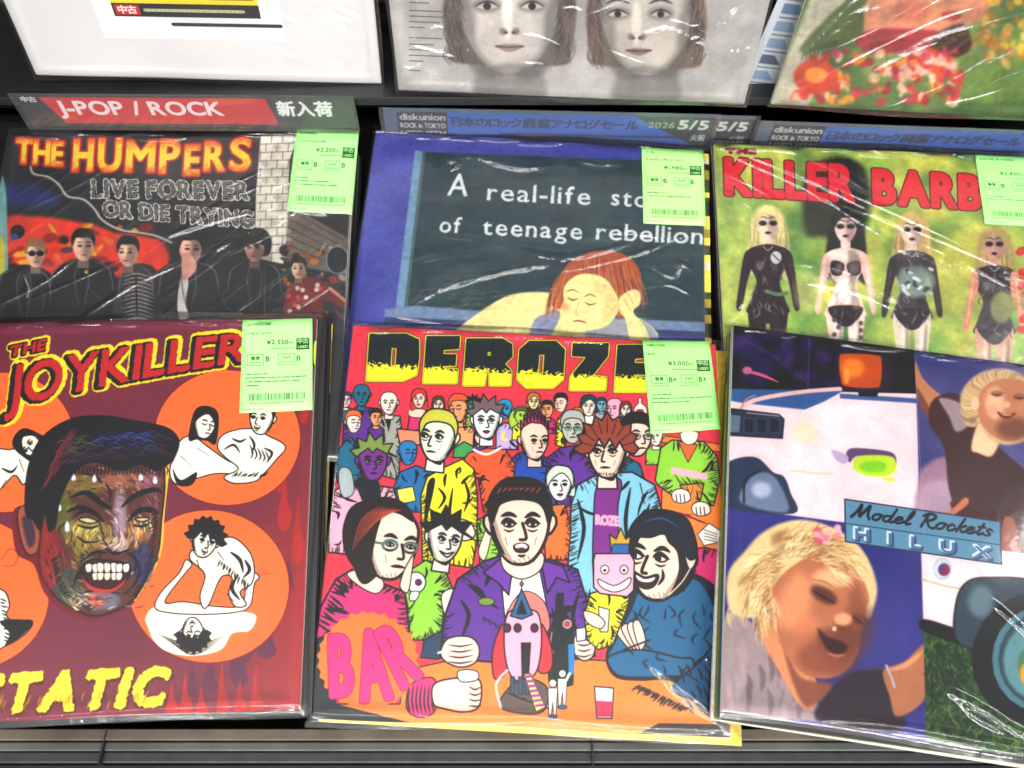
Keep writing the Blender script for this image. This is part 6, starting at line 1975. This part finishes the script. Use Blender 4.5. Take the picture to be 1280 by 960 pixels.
def sticker(px, art, name='price_sticker'):
    mt = mat_print('sticker_print', art, .45)
    def f(root, k, s, seed):
        q = on_sleeve(k, px) * s          # TL TR BR BL -> metres, y down
        n = 12; V = []; U = []
        for j in range(n + 1):
            for i in range(n + 1):
                u, v = i / n, j / n
                p = (q[0] * (1 - u) + q[1] * u) * (1 - v) + (q[3] * (1 - u) + q[2] * u) * v
                x, y = p[0], -p[1]
                z = float(film_z(np.array([x]), np.array([min(y, -.001)]), s, seed)[0])
                V.append((x, y, max(z, .0006) + .00035)); U.append((u, 1 - v))
        F = [(j * (n + 1) + i, (j + 1) * (n + 1) + i, (j + 1) * (n + 1) + i + 1, j * (n + 1) + i + 1) for j in range(n) for i in range(n)]
        o = obj(name, V, F, mt, root, U, smooth=True)
        sd = o.modifiers.new('thickness', 'SOLIDIFY'); sd.thickness = .00012; sd.offset = -1
    return f


st_A = sticker([(304, 401), (391, 399), (391, 513), (300, 517)], art_sticker('JOYKILLER', 'THE STATIC', '¥2,550', 'B', 'B', [90, 280, 250, 60], 1))
st_B = sticker([(802.5, 426), (886, 428), (900, 537), (813, 543)], art_sticker('DEROZER', 'BAR', '¥3,000', 'B+', 'B+', [90, 290, 180], 2))
st_D = sticker([(371, 162), (449, 164), (440, 269), (359, 265)], art_sticker('HUMPERS', 'LIVE FOREVER', '¥2,200', 'B', 'B', [60, 180, 230], 3))
st_E = sticker([(801.6, 186), (878.6, 189), (881.7, 283.6), (804, 280)], art_sticker('V.A.', 'A REAL-LIFE STORY', '¥1,980', 'B', 'B', [90, 240], 4))
st_F = sticker([(1217.6, 195), (1297, 198), (1312, 286), (1230, 280.6)], art_sticker('KILLER BARBIES', '', '¥2,850', 'B', 'B', [90, 240], 5))

make_record('D', art_D(), 'record with a fiery title over six people in dark clothes by a brick pillar', [st_D], rough=.21)
make_record('E', art_E(), 'record with white handwriting on a blackboard above a red haired girl', [st_E], mg=(.002, .0030, .006, .0045), rough=.21)
make_record('F', art_F(), 'record with a big red title over a row of women in black on mottled green', [st_F], rough=.21)
make_record('A', art_A(), 'maroon record with a big painted grimacing head between orange circles', [st_A])
make_record('B', art_B(), 'red record with a cartoon crowd around a bar counter and a pink rocket', [st_B], mg=(.002, .0085, .004, .0045))
make_record('C', art_C(), 'record with four photo squares of toddlers and a pink van, slightly turned clockwise', mg=(.001, .0040, .002, .004))

def flyer_extra(root, k, s, seed):
    q = on_sleeve(k, [(104, -10), (355, 0), (358, 51), (131, 47)]) * s
    # keep the flyer a true rectangle hanging from above the frame
    br, bl = q[2], q[3]
    ex = (br - bl); L = np.linalg.norm(ex); ex /= L; ey = np.array([-ex[1], ex[0]]) * -1
    h = L * .6
    c = [bl + ey * h, br + ey * h, br, bl]
    V = [(p[0], -p[1], z) for z in (.00045, .0002) for p in c]
    F = [(3, 2, 1, 0), (4, 5, 6, 7), (0, 1, 5, 4), (1, 2, 6, 5), (2, 3, 7, 6), (3, 0, 4, 7)]
    U = [(0, 1), (1, 1), (1, 0), (0, 0)] * 2
    obj('paper_flyer', V, F, mat_print('flyer_print', art_flyer(), .6), root, U)

make_record('G', art_G(), 'plain white record on the upper shelf with a small yellow and black flyer', [flyer_extra], rough=.08)
make_record('H', art_H(), 'pale grey record on the upper shelf printed with two soft portrait faces', rough=.18)
make_record('I', art_I(), 'record on the upper shelf painted with red flowers on green', rough=.2)

# ------------------------------------------------------------------ divider cards behind the rear stacks
def divider(px, Y, art, label, group=None, pad=.004, up=0):
    P = np.array([on_plane_y(x, y, Y) for x, y in px])         # TL TR BR BL
    o = P[3]
    ex = P[2] - P[3]; w = np.linalg.norm(ex); ex /= w
    ez = np.array([0, 0, 1.0]); ez -= ex * (ez @ ex); ez /= np.linalg.norm(ez)
    ny = np.cross(ez, ex)
    h = .5 * ((P[0] - P[3]) @ ez + (P[1] - P[2]) @ ez)
    s0 = (P[0] - P[3]) @ ex; s1 = (P[1] - P[3]) @ ex
    M = Matrix([[ex[0], ny[0], ez[0], o[0]], [ex[1], ny[1], ez[1], o[1]], [ex[2], ny[2], ez[2], o[2]], [0, 0, 0, 1]])
    root = thing('divider_card', label, 'divider card', group, M)
    x0, x1 = min(0, s0), max(w, s1)
    h += up
    V, F = box_data(x0, x1, 0, .0006, 0, h)
    U = [((x - x0) / (x1 - x0), z / h) for x, y, z in V]
    obj('card', V, F, mat_print('card_print', art, .5), root, U)
    V = [(x0 - pad, -.0011, -.004), (x1 + pad, -.0011, -.004), (x1 + pad, -.0009, h + .0015), (x0 - pad, -.0009, h + .0015)]
    obj('clear_cover', V, [(0, 1, 2, 3)], mat_film('clear_cover_film', None, rough=.1, ior=1.6, haze=.04, film_noise=.0002), root)
    return root

AS = art_sale()
divider([(24, 115), (437, 123), (442, 160), (40, 157)], .606, art_jpop(), 'red and black divider card reading J-POP / ROCK above the left rear stack')
divider([(486, 134), (884, 144), (884, 186), (484, 178)], .627, AS, 'blue divider card standing in full view behind the blackboard record', 'blue sale divider cards')
divider([(533, 134), (931, 146), (931, 188), (531, 178)], .6325, AS, 'blue divider card mostly hidden, only its black 5/5 corner showing at the right', 'blue sale divider cards')
divider([(952, 151), (1352, 166), (1352, 206), (950, 192)], .627, AS, 'blue divider card behind the green record with the red title', 'blue sale divider cards')
divider([(972, 0), (1012, 0), (966, 126), (938, 123)], .632, art_list(), 'narrow white card with blue blocks standing between the two right upper records', pad=.001, up=.1)

_dummy = _to
bpy.data.objects.remove(_dummy)
